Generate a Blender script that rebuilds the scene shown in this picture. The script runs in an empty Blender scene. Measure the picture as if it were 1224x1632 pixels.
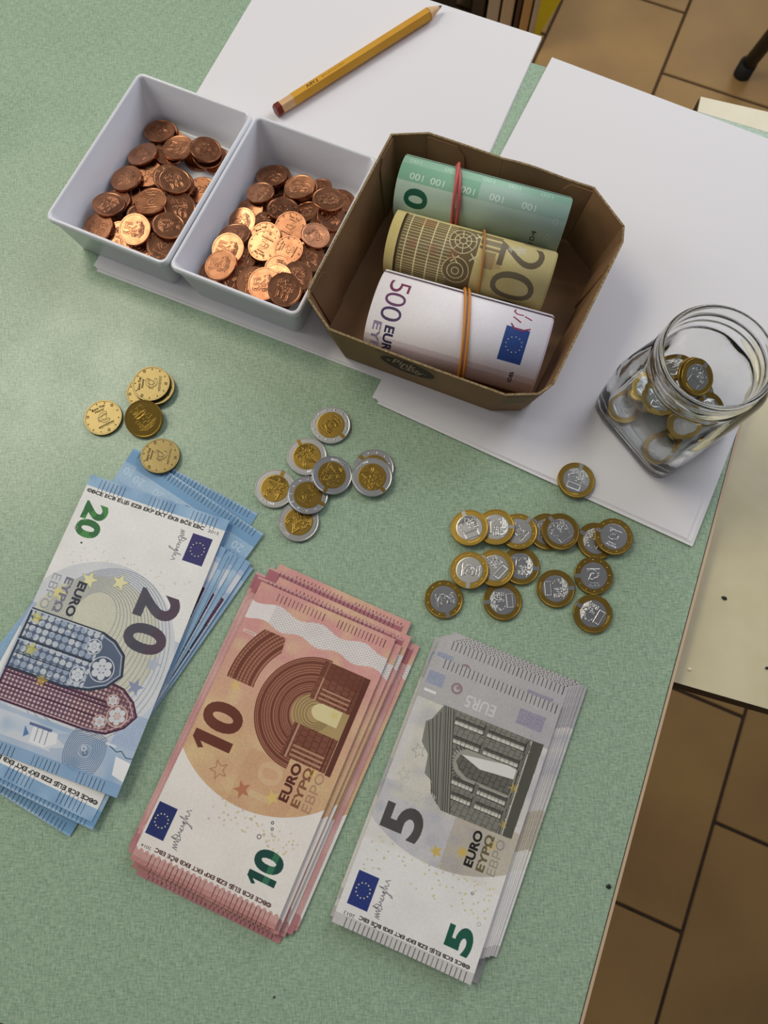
import bpy, bmesh, math, random
import numpy as np
from mathutils import Vector, Matrix
random.seed(7); RNG = np.random.default_rng(7)
SC = bpy.context.scene
COL = SC.collection
TZ = 0.75                      # height of the green table top above the floor (metres)

# ------------------------------------------------------------------ camera
F_PX, PITCH, ROLL, CAM_H = 1160.0, 1.3076, -0.0066, 0.42686
_d = Vector((0, math.cos(PITCH), -math.sin(PITCH))); _u = Vector((0, math.sin(PITCH), math.cos(PITCH))); _r = Vector((1, 0, 0))
_cr, _sr = math.cos(ROLL), math.sin(ROLL)
CAM_R = _cr * _r + _sr * _u; CAM_U = -_sr * _r + _cr * _u; CAM_D = _d
cam_data = bpy.data.cameras.new('camera'); cam = bpy.data.objects.new('camera', cam_data); COL.objects.link(cam)
cam_data.sensor_fit = 'VERTICAL'; cam_data.sensor_height = 36.0; cam_data.sensor_width = 27.0
cam_data.lens = F_PX / 1632 * 36.0
cam_data.clip_start = 0.01; cam_data.clip_end = 30
m = Matrix((CAM_R, CAM_U, -CAM_D)).transposed().to_4x4(); m.translation = Vector((0, 0, TZ + CAM_H)); cam.matrix_world = m
cam_data.dof.use_dof = True; cam_data.dof.focus_distance = 0.45; cam_data.dof.aperture_fstop = 13.0
SC.camera = cam

# ------------------------------------------------------------------ world and lights
w = bpy.data.worlds.new('room_light'); SC.world = w; w.use_nodes = True
wn = w.node_tree.nodes; wl = w.node_tree.links
bg = wn['Background']
tc = wn.new('ShaderNodeTexCoord'); sx = wn.new('ShaderNodeSeparateXYZ'); wl.new(tc.outputs['Generated'], sx.inputs[0])
rp = wn.new('ShaderNodeValToRGB'); wl.new(sx.outputs['Z'], rp.inputs[0])
rp.color_ramp.elements[0].position = 0.0; rp.color_ramp.elements[0].color = (0.22, 0.19, 0.15, 1)
rp.color_ramp.elements[1].position = 0.6; rp.color_ramp.elements[1].color = (0.62, 0.62, 0.66, 1)
wl.new(rp.outputs[0], bg.inputs[0]); bg.inputs[1].default_value = 0.30

def area(name, az, el, dist, sx_, sy_, power, color, target=(0.0, 0.25, 0.75)):
    d = bpy.data.lights.new(name, 'AREA'); d.shape = 'RECTANGLE'; d.size = sx_; d.size_y = sy_; d.energy = power; d.color = color
    o = bpy.data.objects.new(name, d); COL.objects.link(o)
    t = Vector(target); v = Vector((math.cos(az) * math.cos(el), math.sin(az) * math.cos(el), math.sin(el)))
    o.location = t + v * dist
    o.rotation_euler = (-v).to_track_quat('-Z', 'Y').to_euler()
    return o
R_ = math.radians
area('window_light_left', R_(168), R_(30), 2.0, 0.8, 1.0, 8.5, (1.0, 0.97, 0.9))
area('ceiling_lamp_light', R_(140), R_(54), 2.02, 0.95, 0.5, 13, (1.0, 0.93, 0.76))
area('window_light_right', R_(46), R_(40), 1.15, 0.8, 0.7, 7, (0.86, 0.89, 1.0), (0.14, 0.36, 0.75))

area('added_floor_light', R_(62), R_(38), 2.6, 1.2, 1.0, 13, (1.0, 0.92, 0.76), (0.5, 1.2, 0.0))  # added light with no seen source, brightens the far floor

vs = SC.view_settings
SC.display_settings.display_device = 'sRGB'
vs.view_transform = 'Standard'; vs.look = 'None'; vs.gamma = 1.0; vs.use_curve_mapping = False; vs.exposure = 0.03
SC.cycles.use_denoising = True
SC.cycles.max_bounces = 14; SC.cycles.transmission_bounces = 12; SC.cycles.caustics_refractive = True

# ------------------------------------------------------------------ helpers
def P(x, y, z=0.0):            # millimetres on the table -> metres in the room
    return Vector((x * .001, y * .001, TZ + z * .001))
def at(u, v, z=0.0):           # where the ray through a pixel of the photograph meets the level z (mm above the table)
    r = CAM_D + CAM_R * ((u - 612) / F_PX) + CAM_U * ((816 - v) / F_PX)
    t = (z - CAM_H * 1000) / r.z
    return r.x * t, r.y * t
def tag(o, label=None, cat=None, group=None, kind=None):
    if label: o['label'] = label
    if cat: o['category'] = cat
    if group: o['group'] = group
    if kind: o['kind'] = kind
    return o
def empty(name, loc=(0, 0, 0), rot=(0, 0, 0)):
    o = bpy.data.objects.new(name, None); COL.objects.link(o); o.location = loc; o.rotation_euler = rot
    o.empty_display_size = 0.01
    return o
def mesh_obj(name, verts, faces, mat=None, parent=None, smooth=False, uvs=None, scale=.001, mats=None, fmat=None):
    me = bpy.data.meshes.new(name)
    me.from_pydata([(v[0] * scale, v[1] * scale, v[2] * scale) for v in verts], [], faces)
    if uvs is not None:
        ul = me.uv_layers.new(name='UVMap')
        vi = np.empty(len(me.loops), dtype=np.int32); me.loops.foreach_get('vertex_index', vi)
        ul.data.foreach_set('uv', np.asarray(uvs, dtype=np.float32)[vi].ravel())
    for mm in (mats or ([mat] if mat else [])): me.materials.append(mm)
    if fmat is not None: me.polygons.foreach_set('material_index', fmat)
    if smooth: me.polygons.foreach_set('use_smooth', [True] * len(me.polygons))
    me.update()
    o = bpy.data.objects.new(name, me); COL.objects.link(o)
    if parent: o.parent = parent
    return o
def fixn(o):
    b = bmesh.new(); b.from_mesh(o.data); bmesh.ops.recalc_face_normals(b, faces=b.faces); b.to_mesh(o.data); b.free(); return o
def box(x0, y0, z0, x1, y1, z1):
    v = [(x0, y0, z0), (x1, y0, z0), (x1, y1, z0), (x0, y1, z0), (x0, y0, z1), (x1, y0, z1), (x1, y1, z1), (x0, y1, z1)]
    f = [(0, 3, 2, 1), (4, 5, 6, 7), (0, 1, 5, 4), (1, 2, 6, 5), (2, 3, 7, 6), (3, 0, 4, 7)]
    return v, f
def add_bevel(o, w, seg=2):
    md = o.modifiers.new('bevel', 'BEVEL'); md.width = w; md.segments = seg; md.limit_method = 'ANGLE'; md.angle_limit = 0.6
    return o
def tube(name, pts, r, mat, parent=None, seg=8, closed=False, radii=None):
    n = len(pts); P_ = [Vector(p) for p in pts]; V = []; Fc = []
    up = None
    for i, p in enumerate(P_):
        if closed: t = (P_[(i + 1) % n] - P_[i - 1]).normalized()
        else: t = (P_[min(i + 1, n - 1)] - P_[max(i - 1, 0)]).normalized()
        if up is None: up = t.orthogonal().normalized()
        up = (up - t * up.dot(t)).normalized(); s = t.cross(up)
        rr = radii[i] if radii else r
        for k in range(seg):
            a = 2 * math.pi * k / seg; V.append(p + (up * math.cos(a) + s * math.sin(a)) * rr)
    m_ = n if closed else n - 1
    for i in range(m_):
        j = (i + 1) % n
        # closed loops: match the nearest vertex so that the seam does not twist
        off = 0
        if closed and j == 0:
            off = min(range(seg), key=lambda q: (V[i * seg] - V[q]).length)
        for k in range(seg):
            Fc.append((i * seg + k, i * seg + (k + 1) % seg, j * seg + (k + 1 + off) % seg, j * seg + (k + off) % seg))
    if not closed:
        Fc.append(tuple(range(seg))[::-1]); Fc.append(tuple((n - 1) * seg + k for k in range(seg)))
    return fixn(mesh_obj(name, V, Fc, mat, parent, smooth=True, scale=1))

# ------------------------------------------------------------------ materials
def srgb(c):
    if isinstance(c, str):
        c = [int(c[i:i + 2], 16) / 255 for i in (0, 2, 4)]
    return tuple(((x / 12.92) if x <= .04045 else ((x + .055) / 1.055) ** 2.4) for x in c)
def new_mat(name, col=(.8, .8, .8), rough=.5, metal=0.0, spec=.5, **kw):
    mt = bpy.data.materials.new(name); mt.use_nodes = True
    b = mt.node_tree.nodes['Principled BSDF']
    b.inputs['Base Color'].default_value = (*col, 1); b.inputs['Roughness'].default_value = rough
    b.inputs['Metallic'].default_value = metal; b.inputs['Specular IOR Level'].default_value = spec
    for k, v in kw.items(): b.inputs[k].default_value = v
    return mt
def nd(mt, typ, **kw):
    n = mt.node_tree.nodes.new(typ)
    for k, v in kw.items():
        if hasattr(n, k): setattr(n, k, v)
        else: n.inputs[k].default_value = v
    return n
def lk(mt, a, b): mt.node_tree.links.new(a, b)
def noise_mat(name, c1, c2, scale, rough=.5, metal=0.0, detail=4, bump=0.0, bscale=None, lo=.35, hi=.65, spec=.5, stretch=(1, 1, 1), bdist=.0002):
    mt = new_mat(name, c1, rough, metal, spec); b = mt.node_tree.nodes['Principled BSDF']
    t = nd(mt, 'ShaderNodeTexCoord'); mp = nd(mt, 'ShaderNodeMapping'); mp.inputs['Scale'].default_value = stretch
    lk(mt, t.outputs['Object'], mp.inputs[0])
    n = nd(mt, 'ShaderNodeTexNoise'); n.inputs['Scale'].default_value = scale; n.inputs['Detail'].default_value = detail
    lk(mt, mp.outputs[0], n.inputs['Vector'])
    r = nd(mt, 'ShaderNodeValToRGB'); r.color_ramp.elements[0].position = lo; r.color_ramp.elements[1].position = hi
    r.color_ramp.elements[0].color = (*c1, 1); r.color_ramp.elements[1].color = (*c2, 1)
    lk(mt, n.outputs[0], r.inputs[0]); lk(mt, r.outputs[0], b.inputs['Base Color'])
    if bump:
        n2 = nd(mt, 'ShaderNodeTexNoise'); n2.inputs['Scale'].default_value = bscale or scale * 3; lk(mt, mp.outputs[0], n2.inputs['Vector'])
        bp = nd(mt, 'ShaderNodeBump'); bp.inputs['Strength'].default_value = bump; bp.inputs['Distance'].default_value = bdist
        lk(mt, n2.outputs[0], bp.inputs['Height']); lk(mt, bp.outputs[0], b.inputs['Normal'])
    return mt
# ------------------------------------------------------------------ flat print, drawn by this script into generated images
_glyphs = {}
def glyph_edges(s, bold=0.0, shear=0.0):
    key = (s, bold, shear)
    if key in _glyphs: return _glyphs[key]
    cu = bpy.data.curves.new('tmp', 'FONT'); cu.body = s; cu.size = 1; cu.offset = bold; cu.shear = shear; cu.resolution_u = 5
    ob = bpy.data.objects.new('tmp', cu); COL.objects.link(ob)
    dg = bpy.context.evaluated_depsgraph_get(); ev = ob.evaluated_get(dg); me = ev.to_mesh()
    co = np.empty(len(me.vertices) * 3); me.vertices.foreach_get('co', co); co = co.reshape(-1, 3)[:, :2]
    cnt = {}
    for p in me.polygons:
        vs_ = list(p.vertices)
        for a, b in zip(vs_, vs_[1:] + vs_[:1]):
            k = (min(a, b), max(a, b)); cnt[k] = cnt.get(k, 0) + 1
    E_ = np.array([[*co[a], *co[b]] for (a, b), c in cnt.items() if c == 1]).reshape(-1, 4)
    ev.to_mesh_clear(); bpy.data.objects.remove(ob); bpy.data.curves.remove(cu)
    if len(E_):
        x0 = min(E_[:, 0].min(), E_[:, 2].min()); y0 = min(E_[:, 1].min(), E_[:, 3].min())
        x1 = max(E_[:, 0].max(), E_[:, 2].max()); y1 = max(E_[:, 1].max(), E_[:, 3].max())
        E_ = (E_ - [x0, y0, x0, y0]) / [x1 - x0, y1 - y0, x1 - x0, y1 - y0]
    _glyphs[key] = E_
    return E_
def vnoise(ny, nx, cell, rng=RNG):
    gy, gx = int(ny / cell) + 3, int(nx / cell) + 3
    g = rng.random((gy, gx)); yy = np.arange(ny) / cell; xx = np.arange(nx) / cell
    iy = yy.astype(int); ix = xx.astype(int); fy = (yy - iy)[:, None]; fx = (xx - ix)[None]
    fy = fy * fy * (3 - 2 * fy); fx = fx * fx * (3 - 2 * fx)
    a = g[iy][:, ix]; b = g[iy][:, ix + 1]; c = g[iy + 1][:, ix]; d = g[iy + 1][:, ix + 1]
    return (a * (1 - fx) + b * fx) * (1 - fy) + (c * (1 - fx) + d * fx) * fy
def hexc(c):
    return np.array([int(c[i:i + 2], 16) / 255 for i in (0, 2, 4)]) if isinstance(c, str) else np.array(c, float)
def poly_one(c, x0, y0, x1, y1, col):
    w, h = x1 - x0, y1 - y0
    return c.poly([(x0 + .42 * w, y0), (x1, y0), (x1, y1), (x0 + .5 * w, y1), (x0, y1 - .24 * h), (x0 + .14 * w, y1 - .36 * h), (x0 + .42 * w, y1 - .22 * h)], col)
class Cv:
    def __init__(s, W, H, ppm, bg='FFFFFF'):
        s.W, s.H, s.k = W, H, ppm; s.nx, s.ny = int(W * ppm), int(H * ppm)
        s.A = np.ones((s.ny, s.nx, 3), np.float32) * hexc(bg)
        s.X = ((np.arange(s.nx) + .5) / ppm)[None]; s.Y = ((np.arange(s.ny) + .5) / ppm)[:, None]
    def put(s, m_, col, a=1.0):
        col = hexc(col); m_ = np.asarray(m_, np.float32) * a
        if m_.shape != (s.ny, s.nx): m_ = np.broadcast_to(m_, (s.ny, s.nx))
        s.A += (col - s.A) * m_[..., None]
    def mask_edges(s, E_):
        E_ = np.asarray(E_, float) * s.k; M = np.zeros((s.ny, s.nx + 1), np.int32)
        x0, y0, x1, y1 = E_.T
        sw = y0 > y1; x0, x1 = np.where(sw, x1, x0), np.where(sw, x0, x1); y0, y1 = np.where(sw, y1, y0), np.where(sw, y0, y1)
        j0 = np.clip(np.ceil(y0 - .5).astype(int), 0, s.ny); j1 = np.clip(np.ceil(y1 - .5).astype(int), 0, s.ny)
        n = np.maximum(j1 - j0, 0); idx = np.repeat(np.arange(len(n)), n)
        if len(idx) == 0: return np.zeros((s.ny, s.nx), bool)
        st = np.cumsum(n) - n; rows = np.arange(n.sum()) - np.repeat(st, n) + j0[idx]
        t = (rows + .5 - y0[idx]) / (y1[idx] - y0[idx]); xs = x0[idx] + t * (x1[idx] - x0[idx])
        c = np.clip(np.ceil(xs - .5).astype(int), 0, s.nx)
        np.add.at(M, (rows, c), 1)
        M_ = (np.cumsum(M, axis=1)[:, :s.nx] % 2).astype(bool)
        for j in np.nonzero(M.sum(1) % 2)[0]: M_[j] = M_[j - 1] if j else False
        return M_
    def poly_mask(s, pts):
        p = np.array(pts, float); return s.mask_edges(np.hstack([p, np.roll(p, -1, 0)]))
    def poly(s, pts, col, a=1.0): m_ = s.poly_mask(pts); s.put(m_, col, a); return m_
    def line(s, pts, wd, col, a=1.0, closed=False):
        pts = [np.array(p, float) for p in pts]
        if closed: pts = pts + [pts[0]]
        M = np.zeros((s.ny, s.nx), bool)
        for p, q in zip(pts, pts[1:]):
            M |= s.seg_mask(p, q, wd)
        s.put(M, col, a)
    def seg_mask(s, p, q, wd):
        x0, x1 = sorted((p[0], q[0])); y0, y1 = sorted((p[1], q[1]))
        i0 = max(int((x0 - wd) * s.k), 0); i1 = min(int((x1 + wd) * s.k) + 1, s.nx); j0 = max(int((y0 - wd) * s.k), 0); j1 = min(int((y1 + wd) * s.k) + 1, s.ny)
        M = np.zeros((s.ny, s.nx), bool)
        if i1 <= i0 or j1 <= j0: return M
        X = s.X[:, i0:i1]; Y = s.Y[j0:j1]; d = q - p; L = d @ d + 1e-9
        t = np.clip(((X - p[0]) * d[0] + (Y - p[1]) * d[1]) / L, 0, 1)
        M[j0:j1, i0:i1] = (X - p[0] - t * d[0]) ** 2 + (Y - p[1] - t * d[1]) ** 2 < (wd / 2) ** 2
        return M
    def disc(s, x, y, r, col, a=1.0): s.put((s.X - x) ** 2 + (s.Y - y) ** 2 < r * r, col, a)
    def ring(s, x, y, r, wd, col, a=1.0): s.put(np.abs(np.sqrt((s.X - x) ** 2 + (s.Y - y) ** 2) - r) < wd / 2, col, a)
    def star(s, x, y, r, col, a=1.0, rot=0.0, outline=0):
        p = [(x + rr * math.cos(math.pi / 2 + rot + i * math.pi / 5), y + rr * math.sin(math.pi / 2 + rot + i * math.pi / 5)) for i, rr in enumerate([r, r * .42] * 5)]
        if outline: s.line(p, outline, col, a, True)
        else: s.poly(p, col, a)
    def text(s, t, x0, y0, x1, y1, col, a=1.0, rot=0, bold=.012, shear=0.0, mask=False):
        """fit the text into the box; rot is the direction the text's top faces: 0 up, 90 left, 180 down, 270 right"""
        E_ = glyph_edges(t, bold, shear)
        q = E_.reshape(-1, 2)
        if rot == 0: x, y = q[:, 0], q[:, 1]
        elif rot == 90: x, y = 1 - q[:, 1], q[:, 0]
        elif rot == 180: x, y = 1 - q[:, 0], 1 - q[:, 1]
        else: x, y = q[:, 1], 1 - q[:, 0]
        o = np.stack([x0 + x * (x1 - x0), y0 + y * (y1 - y0)], 1).reshape(-1, 4)
        m_ = s.mask_edges(o)
        if mask: return m_
        s.put(m_, col, a); return m_
    def noise(s, cell, amt, m_=None):
        n = (vnoise(s.ny, s.nx, cell * s.k) - .5) * amt
        if m_ is not None: n = n * m_
        s.A += n[..., None].astype(np.float32)
    def blur(s, r):
        for ax in (0, 1):
            B = np.zeros_like(s.A)
            for d in range(-r, r + 1): B += np.roll(s.A, d, ax)
            s.A = B / (2 * r + 1)
    def image(s, name, noncolor=False):
        img = bpy.data.images.new(name, s.nx, s.ny, float_buffer=False)
        if noncolor: img.colorspace_settings.name = 'Non-Color'
        o = np.ones((s.ny, s.nx, 4), np.float32); o[..., :3] = np.clip(s.A, 0, 1)
        img.pixels.foreach_set(o.ravel()); img.update(); img.pack()
        return img
def print_mat(name, img, rough=.5, spec=.35, edge=None):
    mt = new_mat(name, (.8, .8, .8), rough, spec=spec); b = mt.node_tree.nodes['Principled BSDF']
    t = nd(mt, 'ShaderNodeTexImage'); t.image = img; t.interpolation = 'Linear'; t.extension = 'EXTEND'
    lk(mt, t.outputs[0], b.inputs['Base Color'])
    return mt
BCE = '\u00a9BCE ECB \u0415\u0426\u0411 EZB EKP EKT EKB B\u010cE EBC'
def euflag(c, x0, y0, x1, y1, col='2C3A78', rs=.3):
    c.poly([(x0, y0), (x1, y0), (x1, y1), (x0, y1)], col); c.noise(.6, .03)
    cx, cy = (x0 + x1) / 2, (y0 + y1) / 2; r = min(x1 - x0, y1 - y0) * .33
    for i in range(12):
        a = i * math.pi / 6; c.disc(cx + r * math.cos(a), cy + r * math.sin(a), rs, 'E8E2A8')
def signature(c, x0, y0, x1, y1, col='50505A'):
    # a handwritten scrawl running in +x
    pts = [(0, .1), (.03, .5), (.06, .15), (.09, .55), (.12, .2), (.16, .6), (.2, .2), (.24, .95), (.25, .15), (.33, .3), (.33, .7), (.24, .9), (.22, .6),
           (.38, .35), (.4, .6), (.44, .35), (.5, .6), (.47, .3), (.55, .35), (.56, .6), (.6, .35), (.66, .6), (.64, .3), (.68, .6), (.66, -.2), (.6, -.3), (.72, .4), (.76, 1.0), (.77, .3), (.82, .6), (.85, .3), (.9, .35), (.94, .65), (1, .3)]
    c.line([(x0 + a * (x1 - x0), y0 + b * (y1 - y0)) for a, b in pts], .28, col, .8)
def grey_speckle(c, mask, amt=.06):
    n = (RNG.random((c.ny, c.nx)) - .5) * amt
    c.A += (n * mask)[..., None].astype(np.float32)
def strokes(c, xa, xb, ys, wd, col='33302E'):
    for y in ys: c.line([(xa, y), (xb, y)], wd, col, .85)
# ------------------------------------------------------------------ banknote designs (landscape, real-note millimetres)
KP = 9
def design5():
    c = Cv(120, 62, KP, 'EFEDEA'); X, Y = c.X, c.Y
    ov = ((X - 77) / 41) ** 2 + ((Y - 31) / 50) ** 2 < 1
    hair = (np.sin(Y * 2 * math.pi / .8) > .2)
    c.put((X > 37) & (Y > 8), 'D9D8D6', .25); c.put((X > 36) & hair, 'C9B98E', .22)
    c.put(ov, 'D3D0CC', .75)
    c.put(ov & (X < 62) & (Y > 12), 'B9B9C6', .35)
    c.put(ov & (X < 62) & (X > 30) & (Y < 28) & (Y > 0), 'B8AC93', .6)
    c.put(ov & (X > 56) & (Y > 30) & (Y < 58), 'DAD5BD', .45)
    n = vnoise(c.ny, c.nx, 5 * KP); c.put(ov * np.clip((n - .45) * 2, 0, 1), 'A9A8B8', .4)
    c.put((X > 100) + 0 * Y, 'BFBDBD', .85)
    dots = (np.sin(X * 7) * np.sin(Y * 7) > .35); c.put((X > 90) & dots & (~ov | (X > 100)), '8B8786', .45)
    c.put((X > 100) & (Y < 9), 'B5B0B8', .4)
    grey_speckle(c, ov | (X > 100), .12)
    # hologram patch marks
    for x0, y0, x1, y1, cc, a in ((107, 53, 113, 61, '8E99B8', .6), (105.5, 5, 112.5, 17, '8C87A2', .6)):
        m_ = c.poly_mask([(x0, y0), (x1, y0), (x1, y1), (x0, y1)]); c.put(m_, cc, a); grey_speckle(c, m_, .3)
    c.ring(109.5, 46.5, 2.1, 1.0, '8C6A76', .7); c.disc(110, 46, .9, '9A7480', .7)
    c.text('EUR5', 103.6, 27, 109, 41, 'F4F3F4', .5, 90)
    c.poly([(103.3, 54.6), (104.6, 54.6), (104.6, 60.2), (103.3, 60.2)], 'F4F2EE', .9)
    # left strip of tactile strokes
    c.put((X < 4.4) + 0 * Y, 'C9C6C4', .8)
    strokes(c, -1, 3.8, [3.2 + 2.05 * i for i in range(27)], .32)
    strokes(c, 115.8, 119.95, [2 + 1.98 * i for i in range(28)], .34)
    c.text(BCE, 4.5, 2.4, 6.9, 51.8, '1E1A1A', 1, 90, .035)
    c.text('2013', 4.7, 53.6, 6.0, 58.6, '4A4646', 1, 90, .0)
    euflag(c, 9.0, 49.6, 23.0, 58.8, '2F3D80'); signature(c, 8.2, 43.2, 24, 48.5)
    m_ = c.text('5', 8.6, 4.2, 19.2, 15.6, '1F5B4A', 1, 0, .04)
    # scattered dots
    for i in range(70):
        x = RNG.uniform(24, 40); y = RNG.uniform(2, 60)
        if 1: c.disc(x, y, .42, 'D9CC8F' if i % 3 else 'C9BEA0', .8)
    c.ring(32.5, 11, .5, .25, '55504E'); c.ring(22.5, 4.5, .7, .2, '9A9692')
    # building, drawn as the photograph shows it: a temple front with an arch
    D, M1, L1 = '4E4D46', '84837A', 'A9A79C'
    body = c.poly([(58.7, 4), (101, 2.5), (100.6, 49), (58.3, 35)], '8B897E')
    brick = (np.abs(((Y + .12 * X) % 2.4)) < .28) | (np.abs((X + 1.7 * (np.floor((Y + .12 * X) / 2.4) % 2)) % 3.6) < .25)
    c.put(body & brick, '4B4A43', .8)
    hatch = np.sin((X + Y) * 9) > .2; c.put(body & hatch, '74726A', .4)
    c.poly([(58.9, 2.8), (101.2, 2.2), (100.8, 7.2), (58.9, 6.9)], '5A5950'); c.line([(58.9, 7.2), (100.5, 7.6)], .5, 'C9C7BB'); c.line([(59, 8.6), (100, 9.0)], .4, '3A3933')
    arch = c.poly([(84, 38), (80, 38.6), (76, 35.5), (73.6, 30), (73.8, 9.5), (87.3, 9.5), (87.3, 20), (86.5, 33)], 'A5A397')
    vault = c.poly([(83.5, 35), (80, 36), (77, 33.5), (75, 29), (75, 9.5), (82.5, 9.8), (80.5, 25)], '6E6D64'); c.put(vault & brick, '3E3D37', .8)
    c.poly([(83.6, 34.5), (87, 14), (86.4, 10), (82.2, 10), (80.6, 25)], 'E9E7E1')
    for i in range(14):
        a = math.pi * (.12 + .8 * i / 13); c.line([(80.5 + 6.5 * math.cos(a), 31 + 6 * math.sin(a)), (80.5 + 9.2 * math.cos(a), 31 + 8.8 * math.sin(a))], .3, '3E3D37')
    for xt, yt, xb, yb in ((96, 44.5, 96.6, 7.5), (88.2, 42.7, 88.9, 8.0), (71.8, 37, 71.9, 8.0), (65.8, 35.3, 66.2, 8.0)):
        wd = 3.2
        c.poly([(xb - wd / 2, yb), (xb + wd / 2, yb), (xt + wd / 2, yt), (xt - wd / 2, yt)], 'B4B2A6')
        c.poly([(xb + wd * .1, yb), (xb + wd / 2, yb), (xt + wd / 2, yt), (xt + wd * .1, yt)], '5C5B53')
        c.line([(xb - wd * .25, yb), (xt - wd * .25, yt)], 1.0, 'D6D4C8'); c.line([(xb - wd / 2, yb), (xt - wd / 2, yt)], .3, '33322D'); c.line([(xb + wd / 2, yb), (xt + wd / 2, yt)], .3, '33322D')
        for q in range(17):
            t = q / 17; yy = yb + (yt - yb) * t; xx = xb + (xt - xb) * t; c.line([(xx - wd / 2, yy), (xx + wd / 2, yy)], .16, '45443D')
        for yy, xx in ((yb + 1, xb), (yt - 1.2, xt), (yb + (yt - yb) * .55, xb + .3)):
            c.poly([(xx - 2.3, yy - .9), (xx + 2.3, yy - .9), (xx + 2.3, yy + .9), (xx - 2.3, yy + .9)], '77766C'); c.line([(xx - 2.3, yy + .9), (xx + 2.3, yy + .9)], .35, '2F2E2A')
    c.poly([(58.3, 35), (100.6, 49.2), (100.4, 44.6), (58.5, 31)], '8E8D82')
    for t in (0, .3, .55, .8, 1): c.line([(58.4, 31 + 4 * t), (100.5, 44.6 + 4.6 * t)], .35, '3A3933')
    c.poly([(58.3, 35), (61, 38.8), (62.6, 38.6), (64, 42), (68, 42.8), (70, 47), (78, 48.5), (82, 53), (91, 54.4), (93, 52.2), (100.6, 49.2)], '87867B')
    for k in range(4): c.line([(60 + k, 37.5 + k * 1.2), (97 - k * 2, 49.5 + k * 1.2)], .35, '45443D')
    for x, y, r, cc, a, o in ((42.1, 31, 3, 'D8B85A', .9, 0), (46, 20.4, 3, 'D8B85A', .9, 0), (77.8, 52.8, 3.2, '9A988F', .8, .25), (66.3, 55.3, 3, 'B4B2AA', .8, .25), (78.8, 8.7, 2.6, 'D8B85A', .55, 0), (56, 48, 2.8, 'B9B9C2', .6, .25), (53, 10, 2.6, 'D8B85A', .7, 0), (63, 8, 2.2, 'D8B85A', .5, 0)):
        c.star(x, y, r, cc, a, .2, o)
    m_ = c.text('5', 41.2, 39.5, 54.6, 57.6, '4A4745', 1, 0, .03); c.put(m_ & (np.sin((X - Y) * 8) > .3), '6B6865', .6)
    c.text('EURO', 41.6, 14.6, 56.8, 18.6, '26241F', 1, 0, .04); c.text('EYP\u03a9', 41.6, 9.6, 56.9, 13.4, '6B6041', .95, 0, .035); c.text('\u0415\u0412\u0420O', 41.8, 4.6, 56.9, 8.4, '9A9685', .9, 0, .01)
    c.noise(9, .03)
    return c
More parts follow.
